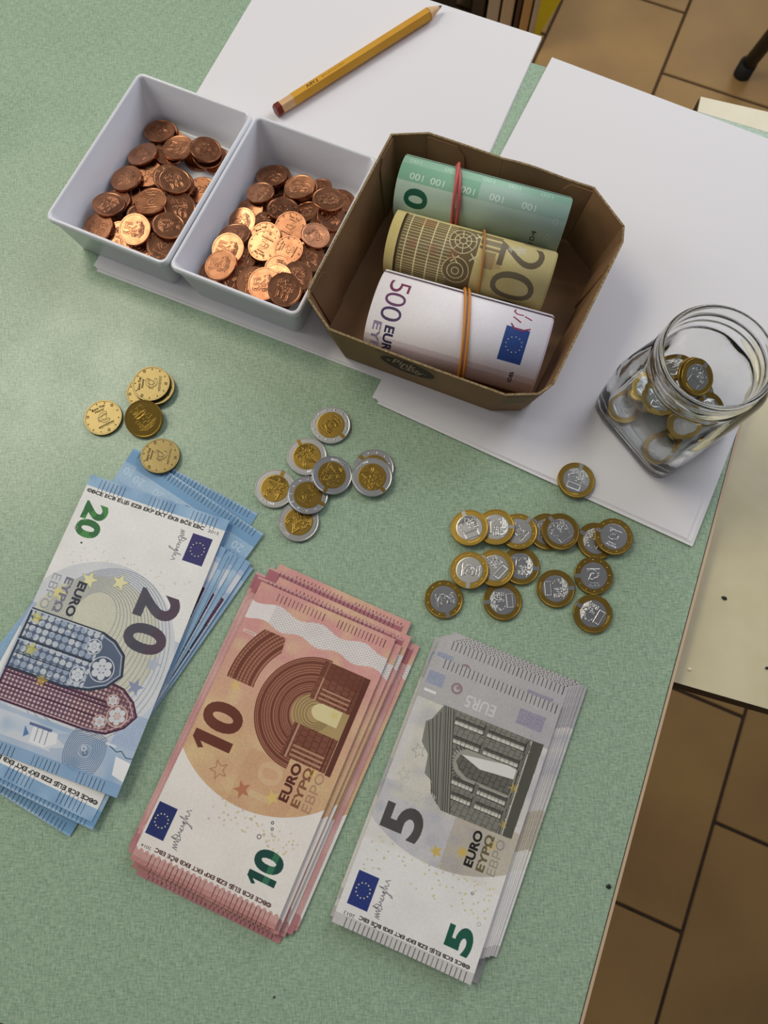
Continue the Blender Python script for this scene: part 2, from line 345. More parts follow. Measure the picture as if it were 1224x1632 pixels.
def design10():
    c = Cv(127, 67, KP, 'F0EBE4'); X, Y = c.X, c.Y
    ov = ((X - 79) / 43) ** 2 + ((Y - 34) / 47) ** 2 < 1
    t = np.clip((X - 60) / 50, 0, 1) + 0 * Y
    base = hexc('DDB98C')[None, None] * (1 - t[..., None]) + hexc('DFA9A0')[None, None] * t[..., None]
    m_ = (ov | (X > 84)); c.A = np.where(m_[..., None], base.astype(np.float32), c.A)
    c.put(m_ & (np.sin((X + Y) * 5) * np.sin((X - Y) * 5) > .1), 'C98F80', .4)
    c.put(m_ & (X > 98) , 'D99A97', .45)
    n = vnoise(c.ny, c.nx, 7 * KP); c.put(m_ * np.clip((n - .5) * 2.5, 0, 1), 'E3CF9A', .5)
    c.put(ov & (X < 60) & (Y < 40) & (Y > 14), 'CC9A78', .35); grey_speckle(c, m_, .14)
    c.text('10', 42, 22, 58, 33, 'E6D2A8', .35, 0)
    # silver band
    hb = (X > 110.5 + 1.0 * np.sin(Y * .35)) & (X < 118.8 - 1.2 * np.sin(Y * .3 + 1)); c.put(hb, 'F1EEEC', .9)
    net = (np.abs(np.sin((X * 1.2 + Y * .9) * 2)) < .22) | (np.abs(np.sin((X * 1.2 - Y * .9) * 2)) < .22); c.put(hb & net & (Y < 56), '8F8A88', .7)
    strokes(c, 121.5, 125, [4 + 1.75 * i for i in range(14)] + [34 + 1.9 * i for i in range(13)], .34, '5B3434')
    c.poly([(103.4, 58.8), (104.8, 58.8), (104.8, 65), (103.4, 65)], 'E9D6CE'); c.poly([(103.7, 59.3), (104.5, 59.3), (104.5, 64.5), (103.7, 64.5)], 'D6A69C')
    # rose strip
    rs = (X < 4.4 + 1.3 * np.abs(np.sin(Y * 1.15)) * (np.sin(Y * 3.1) > -2)); c.put(rs & (X < 6), 'CE9B95', .9); c.put((X < 2) + 0 * Y, 'C08480', .7); grey_speckle(c, rs, .12)
    strokes(c, -1, 4.6, [4 + 2.1 * i for i in range(13)] + [34 + 2.1 * i for i in range(13)], .3, '4B2E2E')
    c.text(BCE, 5.9, 5, 8.5, 59, '4A1A18', 1, 90, .035); c.text('2014', 6.2, 60.8, 7.5, 65.2, '51302E', 1, 90, 0)
    euflag(c, 11.6, 57.4, 25.1, 66.0, '2B3770'); signature(c, 10.5, 50, 27, 55.5)
    m_ = poly_one(c, 11.6, 6.8, 16.4, 19.2, '1D4A42') | c.text('0', 17.4, 6.5, 26.2, 19.4, '1D4A42', 1, 0, .05); c.put(m_ & (np.abs(Y - 11) < 1.3), '3E8A5E', .7)
    for i in range(60): c.disc(RNG.uniform(26, 37), RNG.uniform(3, 45), .45, 'DCCB9A' if i % 3 else 'C9B7A0', .8)
    for x, y, r in ((29, 21, .8), (36.1, 18.1, .5), (33.8, 17.2, .5)): c.ring(x, y, r, .3, '403B3A')
    # arches
    B, B2 = '6E3A2C', '8E5A46'
    def annulus(cx, cy, r0, r1, clip, colr=B):
        r = np.sqrt((X - cx) ** 2 + (Y - cy) ** 2); a = np.arctan2(Y - cy, X - cx)
        m0 = (r > r0) & (r < r1) & clip
        c.put(m0, 'A9735C', .95)
        k = (r - r0) / (r1 - r0)
        for lo, hi in ((0, .03), (.1, .22), (.3, .34), (.42, .47), (.55, .6), (.66, .8), (.86, .89), (.95, 1.0)): c.put(m0 & (k > lo) & (k < hi), colr, .9)
        nb = 70
        c.put(m0 & (np.abs(((a * nb / math.pi) % 1) - .5) > .4) & (((k > .22) & (k < .42)) | ((k > .47) & (k < .66)) | (k > .8)), '7A4433', .8)
        return m0
    annulus(86, 24.5, 25.5, 38.5, (X > 82.9) & (X < 108) & (Y > 42 + (X - 82.9) * .15), B)
    up = (Y > 22)
    big = (np.sqrt((X - 82.5) ** 2 + (Y - 22) ** 2) < 24.6) & up; c.put(big, 'A9735C')
    annulus(82.5, 22, 15.5, 24.6, up); annulus(82.5, 22, 8.5, 15.7, up)
    inner = c.poly([(76.8, 5.5), (88.8, 5.5), (88.8, 24), (76.8, 24)], 'B79B6B')
    iv = (np.sqrt((X - 82.5) ** 2 + (Y - 22) ** 2) < 8.6) & (Y > 21); c.put(iv, 'B79B6B'); 
    for r in (3.5, 4.6, 5.6, 6.6, 7.6): c.ring(83.5, 19 + .3 * r, r + .5, .3, '7D6743')
    c.put(((X - 85) ** 2 / 13 + (Y - 17.5) ** 2 / 22 < 1) | ((np.abs(X - 85) < 3.6) & (Y < 18) & (Y > 9)), 'E3D6A2')
    for x0, x1, y0, y1 in ((88.8, 106.2, 5.2, 25.2), (62.5, 77, 6, 27)):
        pm = c.poly([(x0, y0), (x1, y0), (x1, y1), (x0, y1)], '84503E')
        c.put(pm & ((np.abs(Y % 3.2) < .3) | (np.abs((X + 1.3 * (np.floor(Y / 3.2) % 2)) % 2.6) < .28)), '5A2E22', .85)
        for q in range(3): c.line([(x0 + 1.5 + q * 2, y0 + 3), (x0 + 1.5 + q * 2, y1 - 4)], .8, 'B98E72')
        c.line([(x0, y1 - 2.4), (x1, y1 - 2.4)], .7, 'C39A80'); c.line([(x0, y0 + 2.2), (x1, y0 + 2.2)], .4, '4A241B')
    c.poly([(99, 5.2), (106.2, 5.2), (106.2, 25.2), (99, 25.2)], '6E3A2C', .6)
    c.poly([(62, 3.2), (106.2, 3.2), (106.2, 5.8), (62, 5.8)], '63362A')
    for x, y, r, cc, a, o in ((46.2, 48.5, 4, 'A86E54', .8, .35), (42.9, 35.8, 4, 'B86F4E', .8, 0), (45, 22.5, 3.6, 'E2C874', .8, 0), (80.8, 57.5, 3, 'E2C874', .7, 0), (86, 12, 2.5, 'E2C874', .5, 0), (60.5, 11, 3, 'E2C874', .7, 0)): c.star(x, y, r, cc, a, .3, o)
    poly_one(c, 50.8, 47.5, 58.0, 65.2, B); c.text('0', 60.0, 47.3, 72.4, 65.6, B, 1, 0, .045)
    c.text('EURO', 45.5, 15.8, 61.8, 20.2, '5A2D22', 1, 0, .04); c.text('EYP\u03a9', 45.2, 10.6, 62, 14.6, '8A5A40', .95, 0, .035); c.text('\u0415\u0412\u0420O', 45.2, 5.2, 62, 9.2, 'B08A70', .9, 0, .01)
    c.noise(9, .03)
    return c
def design20():
    c = Cv(133, 72, KP, 'F0EFEC'); X, Y = c.X, c.Y
    ov = ((X - 79) / 42) ** 2 + ((Y - 33) / 40) ** 2 < 1
    c.put((X > 62) & ~ov, 'A9BCD8', .6); c.put(ov, 'C3CAD3', .55)
    ov2 = ((X - 74) / 30) ** 2 + ((Y - 33) / 32) ** 2 < 1; c.put(ov2, 'CFCBA8', .6)
    for i in range(16):
        r = np.sqrt(((X - 64 - i) / 1.25) ** 2 + (Y - 30 - i * .5) ** 2); c.put(ov & (np.abs(r - (10 + i * 1.5)) < .18), '7C8598', .6)
    c.put(((X > 98) & (Y > 60)) | ((X > 66) & (Y < 2)), '8FA8CC', .5); grey_speckle(c, ov | (X > 62), .12)
    # blue strip
    c.put((X < 5.6) + 0 * Y, '7FA6CC', .95); c.put((X < 5.6) * np.clip(vnoise(c.ny, c.nx, 6 * KP) * 1.6 - .4, 0, 1), 'A9C8E2', .8)
    strokes(c, 1, 6.6, [y0 + 2.05 * i for y0 in (6, 32, 54) for i in range(7)], .3, '22303F')
    c.text(BCE, 6.2, 1.2, 9.0, 62, '181817', 1, 90, .035)
    c.text('2015', 7.2, 64.2, 8.7, 69.6, '3A3A3A', 1, 90, 0)
    euflag(c, 11.4, 57.9, 25.4, 68.0, '33306E'); signature(c, 11.5, 51, 27, 56.5)
    m_ = c.text('20', 12.6, 3.4, 30.2, 15.6, '2E6E3C', 1, 0, .045); c.put(m_ & (vnoise(c.ny, c.nx, 3 * KP) > .55), '4E9A4C', .7)
    for i in range(50): c.disc(RNG.uniform(33, 43), RNG.uniform(6, 66), .4, 'DCCBB0', .7)
    c.disc(33, 9.5, .5, '30302E'); c.ring(27, 4, .8, .2, 'B0A8A0')
    # gothic windows
    def window(poly_, lat, dark, glass, cell):
        wm = c.poly(poly_, dark)
        g = (np.abs((X % cell) - cell / 2) + np.abs((Y % cell) - cell / 2) < cell * .42)
        return wm, g
    W1 = [(69, 1.3), (69, 37), (71, 44), (75.6, 50.2), (84.5, 53), (91, 48.5), (95, 41), (96.9, 30), (96.9, 1.3)]
    W2 = [(90, 1.3), (111.3, 1.3), (111.3, 48), (110, 56), (105, 63), (98.9, 66.4), (93.5, 62.5), (89.5, 56), (88, 44)]
    w2 = c.poly(W2, '6D4A5C'); cell = 1.9
    g = (np.abs((X % cell) - cell / 2) + np.abs((Y % cell) - cell / 2) < cell * .40); c.put(w2 & g & (Y < 50), 'D9C9CE', .9); c.put(w2 & (Y > 36) & g, 'D8B9A8', .6)
    c.line(W2, .9, '4A2440', 1, True); c.line([(x * .93 + 100 * .07, y * .96 + 1) for x, y in W2[1:-1]], .35, 'D9B9BC')
    for x in (99.2, 104.6): c.line([(x, 1), (x, 52)], .6, '4A2440')
    c.line([(97.4, 1), (97.4, 60)], .9, '4A2440')
    w1 = c.poly(W1, '5A6880'); cell = 3.3
    g = ((X % cell) - cell / 2) ** 2 + ((Y % cell) - cell / 2) ** 2 < (cell * .44) ** 2
    gl = np.where(vnoise(c.ny, c.nx, 3 * KP)[..., None] > .5, hexc('C7CED6'), hexc('9DACC2')).astype(np.float32)
    mm = w1 & g & (Y < 38); c.A = np.where(mm[..., None], gl, c.A)
    c.line(W1, 1.0, '2C3648', 1, True); c.line([(x * .92 + 83 * .08, y * .96 + 1) for x, y in W1[1:-1]], .4, 'BCC6D4')
    c.line([(83, 1), (83, 38)], .9, '2C3648'); c.line([(76, 1), (76, 30)], .4, '2C3648'); c.line([(90, 1), (90, 30)], .4, '2C3648')
    c.line([(69.5, 1), (69.5, 36)], .5, 'C9D2DE'); c.line([(84, 1), (84, 36)], .35, 'C9D2DE')
    def rosette(x, y, r, ca, cb):
        c.disc(x, y, r, ca); c.ring(x, y, r, .5, cb)
        for i in range(6):
            a = i * math.pi / 3 + .3; c.disc(x + r * .58 * math.cos(a), y + r * .58 * math.sin(a), r * .3, 'D6DAE0' if cb[0] == 'D' else 'E6D6CE')
        c.disc(x, y, r * .28, cb)
    rosette(84.5, 43, 5.6, '46546C', 'D0D6DE'); rosette(76.2, 35.5, 3.4, '5C6C86', 'D0D6DE'); rosette(90.2, 33.5, 3.5, '5C6C86', 'D0D6DE')
    rosette(101.3, 58, 4.6, '9A6A68', 'D8C0B8'); rosette(95.6, 53.5, 2.6, '9A6A68', 'D8C0B8'); rosette(106.0, 51.5, 2.9, '9A6A68', 'D8C0B8')
    # silver band
    sb = (X > 113) + 0 * Y; c.put(sb, 'B4C5DA', .9); c.put((X > 115) & (X < 125) & (Y < 38 + 3 * np.sin(X)), 'DADFE6', .85)
    c.put(sb * np.clip(vnoise(c.ny, c.nx, 6 * KP) * 2 - .8, 0, 1), '8FB0D2', .6)
    c.poly([(116.2, 24), (124, 25), (124.5, 32), (121, 37), (117, 36)], 'ECEEF0'); 
    for y in (26.5, 29, 31.5): c.line([(117, y), (123, y + .6)], .4, '8796AE'); 
    c.poly([(116, 22), (117.2, 22), (117.2, 33), (116, 33)], '48588A', .8); c.poly([(118, 20.5), (123, 21.5), (121, 23.6)], '3C6EA6', .8)
    for r in range(9): 
        d = np.maximum(np.abs(X - 119.6) * (1.0), np.abs(Y - 50.3)) * .45 + np.sqrt((X - 119.6) ** 2 + (Y - 50.3) ** 2) * .55
        c.put(np.abs(d - (3.2 + r * .75)) < .16, '4E6280', .75)
    c.disc(119.6, 50.3, 2.6, '8FA2BC', .9); c.ring(120.4, 50.8, 1.0, .5, '5E728E'); c.ring(118.8, 49.6, 1.0, .5, 'D8DEE6')
    c.poly([(117.3, 64.5), (125, 66), (126.2, 72), (118, 72)], 'F0F2F4'); c.line([(114, 60), (115.5, 64), (114.5, 66), (116.5, 69), (116, 72)], .4, '35526E')
    c.poly([(113, 58), (114, 58), (114, 63), (113, 63)], 'DDE6F0')
    c.put((X > 127.5) + 0 * Y, '7FA6CC', .7); strokes(c, 128.5, 133, [y0 + 2.05 * i for y0 in (8, 30, 52) for i in range(7)], .3, '22303F')
    for x, y, r, cc, a, o in ((48.3, 20.5, 4.6, 'E6E2B0', 1, 0), (44.8, 34.6, 4.6, 'E6E2B0', 1, 0), (74.9, 64.3, 4.2, 'B6BFD0', .9, 0), (87, 60.5, 4.2, '8C94B8', .9, 0), (72.4, 5, 3.6, 'D8D070', .7, 0), (86.6, 8.6, 3.8, 'CFC96A', .75, 0), (97.8, 19, 3.4, 'D8B84A', .65, 0), (58.5, 9.5, 4, 'E6D98A', .8, 0)): c.star(x, y, r, cc, a, .25, o)
    for x, y in ((48.3, 20.5), (44.8, 34.6)): c.star(x, y, 4.6, '8F907C', .7, .25, .25)
    m_ = c.text('2', 43.2, 45.8, 56.6, 66.2, '4A4856', 1, 0, .04); m2 = c.text('0', 58.6, 45.8, 72.2, 66.4, '4A4856', 1, 0, .04)
    c.put((m_ | m2) & (Y > 58), '5A3446', .5); c.put((m_ | m2) & (np.sin((X + Y) * 8) > .4), '6A6878', .5)
    c.text('EURO', 50.2, 16.2, 67.2, 20.6, '2E3240', 1, 0, .04); c.text('EYP\u03a9', 50.2, 9.8, 67.2, 14, '74778A', .95, 0, .035); c.text('\u0415\u0412\u0420O', 50.4, 3.4, 67.6, 7.6, 'A0A4AC', .95, 0, .01)
    c.noise(9, .03)
    return c
def design_back(L, Wd, base, dark, light, num, ink):
    c = Cv(L, Wd, 6, base); X, Y = c.X, c.Y
    c.put(np.clip(vnoise(c.ny, c.nx, 60) * 1.8 - .5, 0, 1), light, .6); grey_speckle(c, np.ones((c.ny, c.nx)), .14)
    c.put((X < 8) + 0 * Y, dark, .45); c.put((X > L - 8) & (X < L - 1), dark, .75)
    for i in range(6): c.text(num, L - 14, 4 + i * Wd / 6, L - 10, 10 + i * Wd / 6, light, .9, 90)
    for i in range(6): c.text(num, 9, 4 + i * Wd / 6, 13, 10 + i * Wd / 6, light, .9, 90)
    # bridge silhouette
    c.poly([(20, 20), (L - 22, 20), (L - 22, 27), (20, 27)], ink, .85)
    for i in range(3):
        cx = 34 + i * (L - 66) / 2; r = np.sqrt((X - cx) ** 2 + (Y - 14) ** 2); c.put((r < 12) & (r > 9) & (Y > 12), ink, .8); c.put((r < 9) & (Y > 12), light, .7)
    c.poly([(L - 18, 18), (L - 8, 24), (L - 9, 40), (L - 16, 44)], ink, .8)
    c.text(num, 22, Wd - 18, 44, Wd - 5, ink, .9, 0, .03); c.text(num, L - 30, 4, L - 18, 12, ink, .8)
    strokes(c, L - 4, L - .5, [4 + 2.05 * i for i in range(int(Wd / 2.05) - 3)], .34, '3A3A40'); strokes(c, .5, 4, [4 + 2.05 * i for i in range(int(Wd / 2.05) - 3)], .34, '3A3A40')
    return c
PAPER = new_mat('note_paper_edge', (.72, .71, .69), .7)
M5, M10, M20 = [print_mat('print_' + n, d().image('print_' + n)) for n, d in (('five', design5), ('ten', design10), ('twenty', design20))]
B5 = print_mat('back_five', design_back(120, 62, 'C4C1BF', '9A9693', 'DAD8D4', '5', '6A6763').image('back_five'))
B10 = print_mat('back_ten', design_back(127, 67, 'CE9A98', 'A45A66', 'E2BDB6', '10', '6A3038').image('back_ten'))
B20 = print_mat('back_twenty', design_back(133, 72, '8FB2D0', '6A9AC4', 'BCD4E6', '20', '4A4E78').image('back_twenty'))
def note_mesh(name, Wn, Ln, mats, bend=0.0, nx=8, ny=16, th=.16, curl=(0, 0, 0, 0)):
    """a sheet Wn wide (x) and Ln long (y), centred; landscape text runs along +y. mats = (front, back, edge)"""
    V, UV, Fc, Fm = [], [], [], []
    for s_ in (0, 1):
        for j in range(ny + 1):
            for i in range(nx + 1):
                a, b = i / nx, j / ny; x, y = (a - .5) * Wn, (b - .5) * Ln
                z = bend * (1 - (2 * b - 1) ** 2) + curl[0] * ((1 - a) * (1 - b)) ** 3 + curl[1] * (a * (1 - b)) ** 3 + curl[2] * ((1 - a) * b) ** 3 + curl[3] * (a * b) ** 3
                V.append((x, y, z + (th if s_ == 0 else 0))); UV.append((b, 1 - a) if s_ == 0 else (b, a))
    n = (nx + 1) * (ny + 1)
    for j in range(ny):
        for i in range(nx):
            k = j * (nx + 1) + i
            Fc.append((k, k + 1, k + nx + 2, k + nx + 1)); Fm.append(0)
            Fc.append((n + k, n + k + nx + 1, n + k + nx + 2, n + k + 1)); Fm.append(1)
    bd = [i for i in range(nx + 1)] + [j * (nx + 1) + nx for j in range(1, ny + 1)] + [ny * (nx + 1) + i for i in range(nx - 1, -1, -1)] + [j * (nx + 1) for j in range(ny - 1, 0, -1)]
    for a, b in zip(bd, bd[1:] + bd[:1]): Fc.append((a, n + a, n + b, b)); Fm.append(2)
    me = mesh_obj(name, V, Fc, uvs=UV, mats=list(mats), fmat=Fm, smooth=False)
    return me
# ------------------------------------------------------------------ floor
GROUT = noise_mat('grout', srgb('3E2F22'), srgb('4C3B2A'), 60, .9)
TILE_M = noise_mat('floor_tile', srgb('B48E52'), srgb('A07B48'), 5, .5, detail=6, bump=.08, bscale=9, bdist=.002)
fl = tag(mesh_obj('floor', *box(-2400, -2200, -40, 3000, 3600, -2.5), GROUT), kind='structure')
TW, TL, FA = 245.0, 326.0, math.radians(66.6)
tv, tf = box(-TW / 2 + 2.5, -TL / 2 + 2.5, -8, TW / 2 - 2.5, TL / 2 - 2.5, 0)
def lattice(col_, row):        # centre of a tile (mm, table coordinates) from its column and row
    n_ = 29 + TW * col_ + TW / 2; s_ = (41 if col_ % 2 == 0 else 205) + TL * row + TL / 2
    t = Vector((math.cos(FA), math.sin(FA))); q = Vector((math.sin(FA), -math.cos(FA)))
    p = q * n_ + t * s_; return p.x, p.y
tile0 = None
for ci in range(-8, 9):
    for ri in range(-7, 9):
        x, y = lattice(ci, ri)
        near = (x > 200 and y < 250 and x < 900 and y > -900) or (y > 900 and x > -100 and x < 1100 and y < 2000)
        if not near and not (-900 < x < 1500 and -1100 < y < 2300): continue
        if tile0 is None:
            o = mesh_obj('floor_tile', tv, tf, TILE_M, fl); add_bevel(o, .0015, 1); tile0 = o
        else:
            o = tile0.copy(); COL.objects.link(o); o.parent = fl
        o.location = (x * .001, y * .001, RNG.uniform(-.0004, .0004)); o.rotation_euler = (0, 0, FA - math.pi / 2)

wb = tag(mesh_obj('wall_back', *box(-2400, 3600, -40, 3000, 3700, 2700), noise_mat('plaster', srgb('D8D2C4'), srgb('D2CCBE'), 8, .85)), kind='structure')
# ------------------------------------------------------------------ tables
GREEN = new_mat('green_laminate', (.3, .4, .3), .42, spec=.5)
def green_nodes():
    mt = GREEN; b = mt.node_tree.nodes['Principled BSDF']; t = nd(mt, 'ShaderNodeTexCoord')
    cols = []
    for sc_, st in ((1150, (1, .13, 1)), (1150, (.13, 1, 1)), (520, (1, 1, 1))):
        mp = nd(mt, 'ShaderNodeMapping'); mp.inputs['Scale'].default_value = st; mp.inputs['Rotation'].default_value = (0, 0, .75)
        lk(mt, t.outputs['Object'], mp.inputs[0]); n = nd(mt, 'ShaderNodeTexNoise'); n.inputs['Scale'].default_value = sc_ * 1.3; n.inputs['Detail'].default_value = 3
        lk(mt, mp.outputs[0], n.inputs['Vector']); cols.append(n)
    a = nd(mt, 'ShaderNodeMath', operation='ADD'); lk(mt, cols[0].outputs[0], a.inputs[0]); lk(mt, cols[1].outputs[0], a.inputs[1])
    a2 = nd(mt, 'ShaderNodeMath', operation='MULTIPLY_ADD'); lk(mt, cols[2].outputs[0], a2.inputs[0]); a2.inputs[1].default_value = .7; lk(mt, a.outputs[0], a2.inputs[2])
    r = nd(mt, 'ShaderNodeValToRGB'); e = r.color_ramp.elements
    e[0].position = .50; e[0].color = (*srgb('7F9880'), 1); e[1].position = .80; e[1].color = (*srgb('B2C6AC'), 1)
    k = e.new(.62); k.color = (*srgb('9BB499'), 1)
    mr = nd(mt, 'ShaderNodeMapRange'); mr.inputs['From Min'].default_value = .9; mr.inputs['From Max'].default_value = 1.85; lk(mt, a2.outputs[0], mr.inputs[0])
    e[0].position = .12; e[1].position = .9; k.position = .47
    lk(mt, mr.outputs[0], r.inputs[0]); lk(mt, r.outputs[0], b.inputs['Base Color'])
    bp = nd(mt, 'ShaderNodeBump'); bp.inputs['Strength'].default_value = .25; bp.inputs['Distance'].default_value = .0001; lk(mt, mr.outputs[0], bp.inputs['Height']); lk(mt, bp.outputs[0], b.inputs['Normal'])
    n = nd(mt, 'ShaderNodeTexNoise'); n.inputs['Scale'].default_value = 14; n.inputs['Detail'].default_value = 5; lk(mt, t.outputs['Object'], n.inputs['Vector'])
    m2 = nd(mt, 'ShaderNodeMapRange'); m2.inputs['To Min'].default_value = .24; m2.inputs['To Max'].default_value = .40; m2.inputs['From Min'].default_value = .35; m2.inputs['From Max'].default_value = .65
    lk(mt, n.outputs[0], m2.inputs[0]); lk(mt, m2.outputs[0], b.inputs['Roughness'])
green_nodes()
BEIGE = new_mat('beige_edging', srgb('CDB394'), .5); DARKLINE = new_mat('dark_glue_line', srgb('2E2218'), .6)
BLACKM = noise_mat('black_metal', (.012, .012, .012), (.02, .02, .02), 80, .45)
# corners from the photograph: right edge and top edge of the green top, rotated about -20.4 degrees
_e0 = Vector(at(1128, 883, 0)); _e1 = Vector(at(1179.6, 686.5, 0)); _e2 = Vector(at(929, 1632, 0)); TA = math.atan2(_e1.y - _e2.y, _e1.x - _e2.x); tdir = Vector((math.cos(TA), math.sin(TA))); ndir = Vector((math.sin(TA), -math.cos(TA)))
edge_pt = _e0
s_top = (Vector((200, 418.5)) - edge_pt).dot(tdir); s_bot = (Vector((-198.2, -152.7)) - edge_pt).dot(tdir)
s_bot -= 1
def TP(s_, n_, z): q = edge_pt + tdir * s_ + ndir * n_; return (q.x, q.y, z)
def slab(name, s0, s1, n0, n1, z0, z1, mat, parent=None):
    v = [TP(s0, n0, z0), TP(s0, n1, z0), TP(s1, n1, z0), TP(s1, n0, z0), TP(s0, n0, z1), TP(s0, n1, z1), TP(s1, n1, z1), TP(s1, n0, z1)]
    f = [(0, 1, 2, 3), (4, 7, 6, 5), (0, 4, 5, 1), (1, 5, 6, 2), (2, 6, 7, 3), (3, 7, 4, 0)]
    return fixn(mesh_obj(name, v, f, mat, parent))
tb = empty('green_table', (0, 0, TZ)); tag(tb, 'green laminate school table holding the paper, trays, notes and coins', 'table')
NL = -700
slab('tabletop', s_bot, s_top, NL, -2.2, -1.2, 0, GREEN, tb)
slab('glue_line', s_bot - .3, s_top + .3, NL - .3, -1.7, -1.2, -.12, DARKLINE, tb)['label'] = 'dark line along the edge of the tabletop'
slab('core_board', s_bot, s_top, NL, -2.0, -9, -1.25, noise_mat('board', srgb('A5875F'), srgb('8F7450'), 90, .8), tb)
slab('edging', s_bot - .2, s_top + .2, -1.9, 0, -9, -.25, BEIGE, tb)['label'] = 'thin beige edging strip'
for s_, n_ in ((s_bot + 60, -150), (s_top - 60, -150), (s_bot + 60, NL + 60), (s_top - 60, NL + 60)):
    q = TP(s_, n_, 0); tube('leg', [(q[0] * .001, q[1] * .001, -.009), (q[0] * .001, q[1] * .001, -TZ)], .016, BLACKM, tb, 12)
# cream table, a little lower, pushed against and partly under the green one
CREAM = noise_mat('cream_laminate', srgb('D3C9A4'), srgb('DAD1AE'), 40, .33, bump=.12, bscale=260, bdist=.0002)
CZ = -10.5
ct = empty('cream_table', (0, 0, TZ)); tag(ct, 'pale cream table with a dark edge, tucked against the right side of the green table', 'table')
def quad_slab(name, pts, z0, z1, mat, parent):
    v = [(*p, z0) for p in pts] + [(*p, z1) for p in pts]; n = len(pts)
    f = [tuple(range(n))[::-1], tuple(range(n, 2 * n))] + [(i, (i + 1) % n, n + (i + 1) % n, n + i) for i in range(n)]
    return fixn(mesh_obj(name, v, f, mat, parent))
cA = Vector(at(1117, 154, CZ)); cB = Vector(at(1224, 176, CZ)); cC = Vector(at(1078, 1088, CZ)); cD = Vector(at(1224, 1130, CZ))
cx_ = (cD - cC).normalized(); cy_ = Vector((-cx_.y, cx_.x))
Ltab = (cA - cC).dot(cy_); left0 = (cA - cC).dot(cx_)
def CP(a, b): q = cC + cx_ * a + cy_ * b; return (q.x, q.y)
quad_slab('tabletop', [CP(left0, .0), CP(left0 + 650, 0), CP(left0 + 650, Ltab), CP(left0, Ltab)], CZ - 2, CZ, CREAM, ct)
quad_slab('edge_board', [CP(left0 - .6, -.6), CP(left0 + 650.6, -.6), CP(left0 + 650.6, Ltab + .6), CP(left0 - .6, Ltab + .6)], CZ - 20, CZ - 2.1, noise_mat('dark_wood_edge', srgb('4A3522'), srgb('35261A'), 60, .6), ct)['label'] = 'dark brown wooden edge'
for a, b in ((left0 + 45, 60), (left0 + 610, 60), (left0 + 45, Ltab - 60), (left0 + 610, Ltab - 60)):
    q = CP(a, b); tube('leg', [(q[0] * .001, q[1] * .001, (CZ - 20) * .001), (q[0] * .001, q[1] * .001, -TZ)], .015, BLACKM, ct, 12)

# crumbs on the tables
def crumb(name, u, v, z, r, label, hgt=.8, mat=None):
    x, y = at(u, v, z); n = 9; V = []; rr = [r * random.uniform(.7, 1.15) for _ in range(n)]
    for k, (f_, h) in enumerate(((1, 0), (.95, hgt * .6), (.5, hgt))):
        for i in range(n): a = i * 2 * math.pi / n; V.append((rr[i] * f_ * math.cos(a) * 1.15, rr[i] * f_ * math.sin(a), h))
    F_ = [tuple(range(n))[::-1], tuple(range(2 * n, 3 * n))]
    for k in range(2): F_ += [(k * n + i, k * n + (i + 1) % n, (k + 1) * n + (i + 1) % n, (k + 1) * n + i) for i in range(n)]
    o = fixn(mesh_obj(name, V, F_, mat or BLACKM)); o.location = P(x, y, z); tag(o, label, 'crumb'); return o
crumb('crumb', 970, 1413, 0, 1.5, 'small black crumb on the green table close to its right edge')
crumb('crumb', 1154, 953, CZ, 1.5, 'small black crumb on the cream table, below the glass jar')
crumb('crumb', 1222, 1065, CZ, 1.0, 'tiny dark speck on the cream table at the right edge of the photo')
crumb('crumb', 1099, 1067, CZ, 1.2, 'tiny pale crumb on the cream table near its lower left corner', .5, new_mat('pale_crumb', srgb('E6DCC4'), .6))
crumb('crumb', 437, 1589, 0, .6, 'tiny dark speck on the green table below the pink note stack', .4)

# chair at the upper right: only one black leg reaches into the photo
fx, fy = at(1183, 118, -748)
ch = empty('chair', (0, 0, 0)); tag(ch, 'dark chair at the upper right edge, one black tube leg showing', 'chair')
fp = Vector((fx * .001, fy * .001, 0)); tp = fp + Vector((.012, -.095, .445))
tube('leg', [fp + Vector((0, 0, .015)), tp], .0135, BLACKM, ch, 14)
tube('leg', [fp + Vector((.40, .10, .015)), tp + Vector((.36, .10, 0))], .0135, BLACKM, ch, 14)
tube('leg', [fp + Vector((.30, .50, .015)), tp + Vector((.30, .42, 0))], .0135, BLACKM, ch, 14)
tube('leg', [fp + Vector((-.08, .42, .015)), tp + Vector((-.04, .34, 0))], .0135, BLACKM, ch, 14)
for q in (fp, fp + Vector((.40, .10, 0)), fp + Vector((.30, .50, 0)), fp + Vector((-.08, .42, 0))):
    tube('foot_cap', [q, q + Vector((0, 0, .004)), q + Vector((0, -.001, .03))], .017, new_mat('rubber', (.008, .008, .008), .7), ch, 14)
sv = [tp + Vector(d) for d in ((-.02, -.02, 0), (.38, .08, 0), (.32, .44, 0), (-.06, .36, 0))]
so = fixn(mesh_obj('seat', [*(tuple(v) for v in sv), *(tuple(v + Vector((0, 0, .015))) for v in sv)], [(0, 1, 2, 3), (4, 7, 6, 5), (0, 4, 5, 1), (1, 5, 6, 2), (2, 6, 7, 3), (3, 7, 4, 0)], noise_mat('seat_wood', srgb('8A6238'), srgb('7A542F'), 20, .4, stretch=(1, 8, 1)), ch, scale=1)); add_bevel(so, .004)
bo = fixn(mesh_obj('backrest', *box(.02, .385, .68, .30, .40, .88), noise_mat('back_wood', srgb('8A6238'), srgb('7A542F'), 20, .4, stretch=(8, 1, 1)), ch, scale=1)); bo.location = (tp.x, tp.y, 0); add_bevel(bo, .006)
for dx in (.04, .28): tube('back_post', [(tp.x + dx, tp.y + .40, .43), (tp.x + dx, tp.y + .408, .88)], .011, BLACKM, ch, 12)

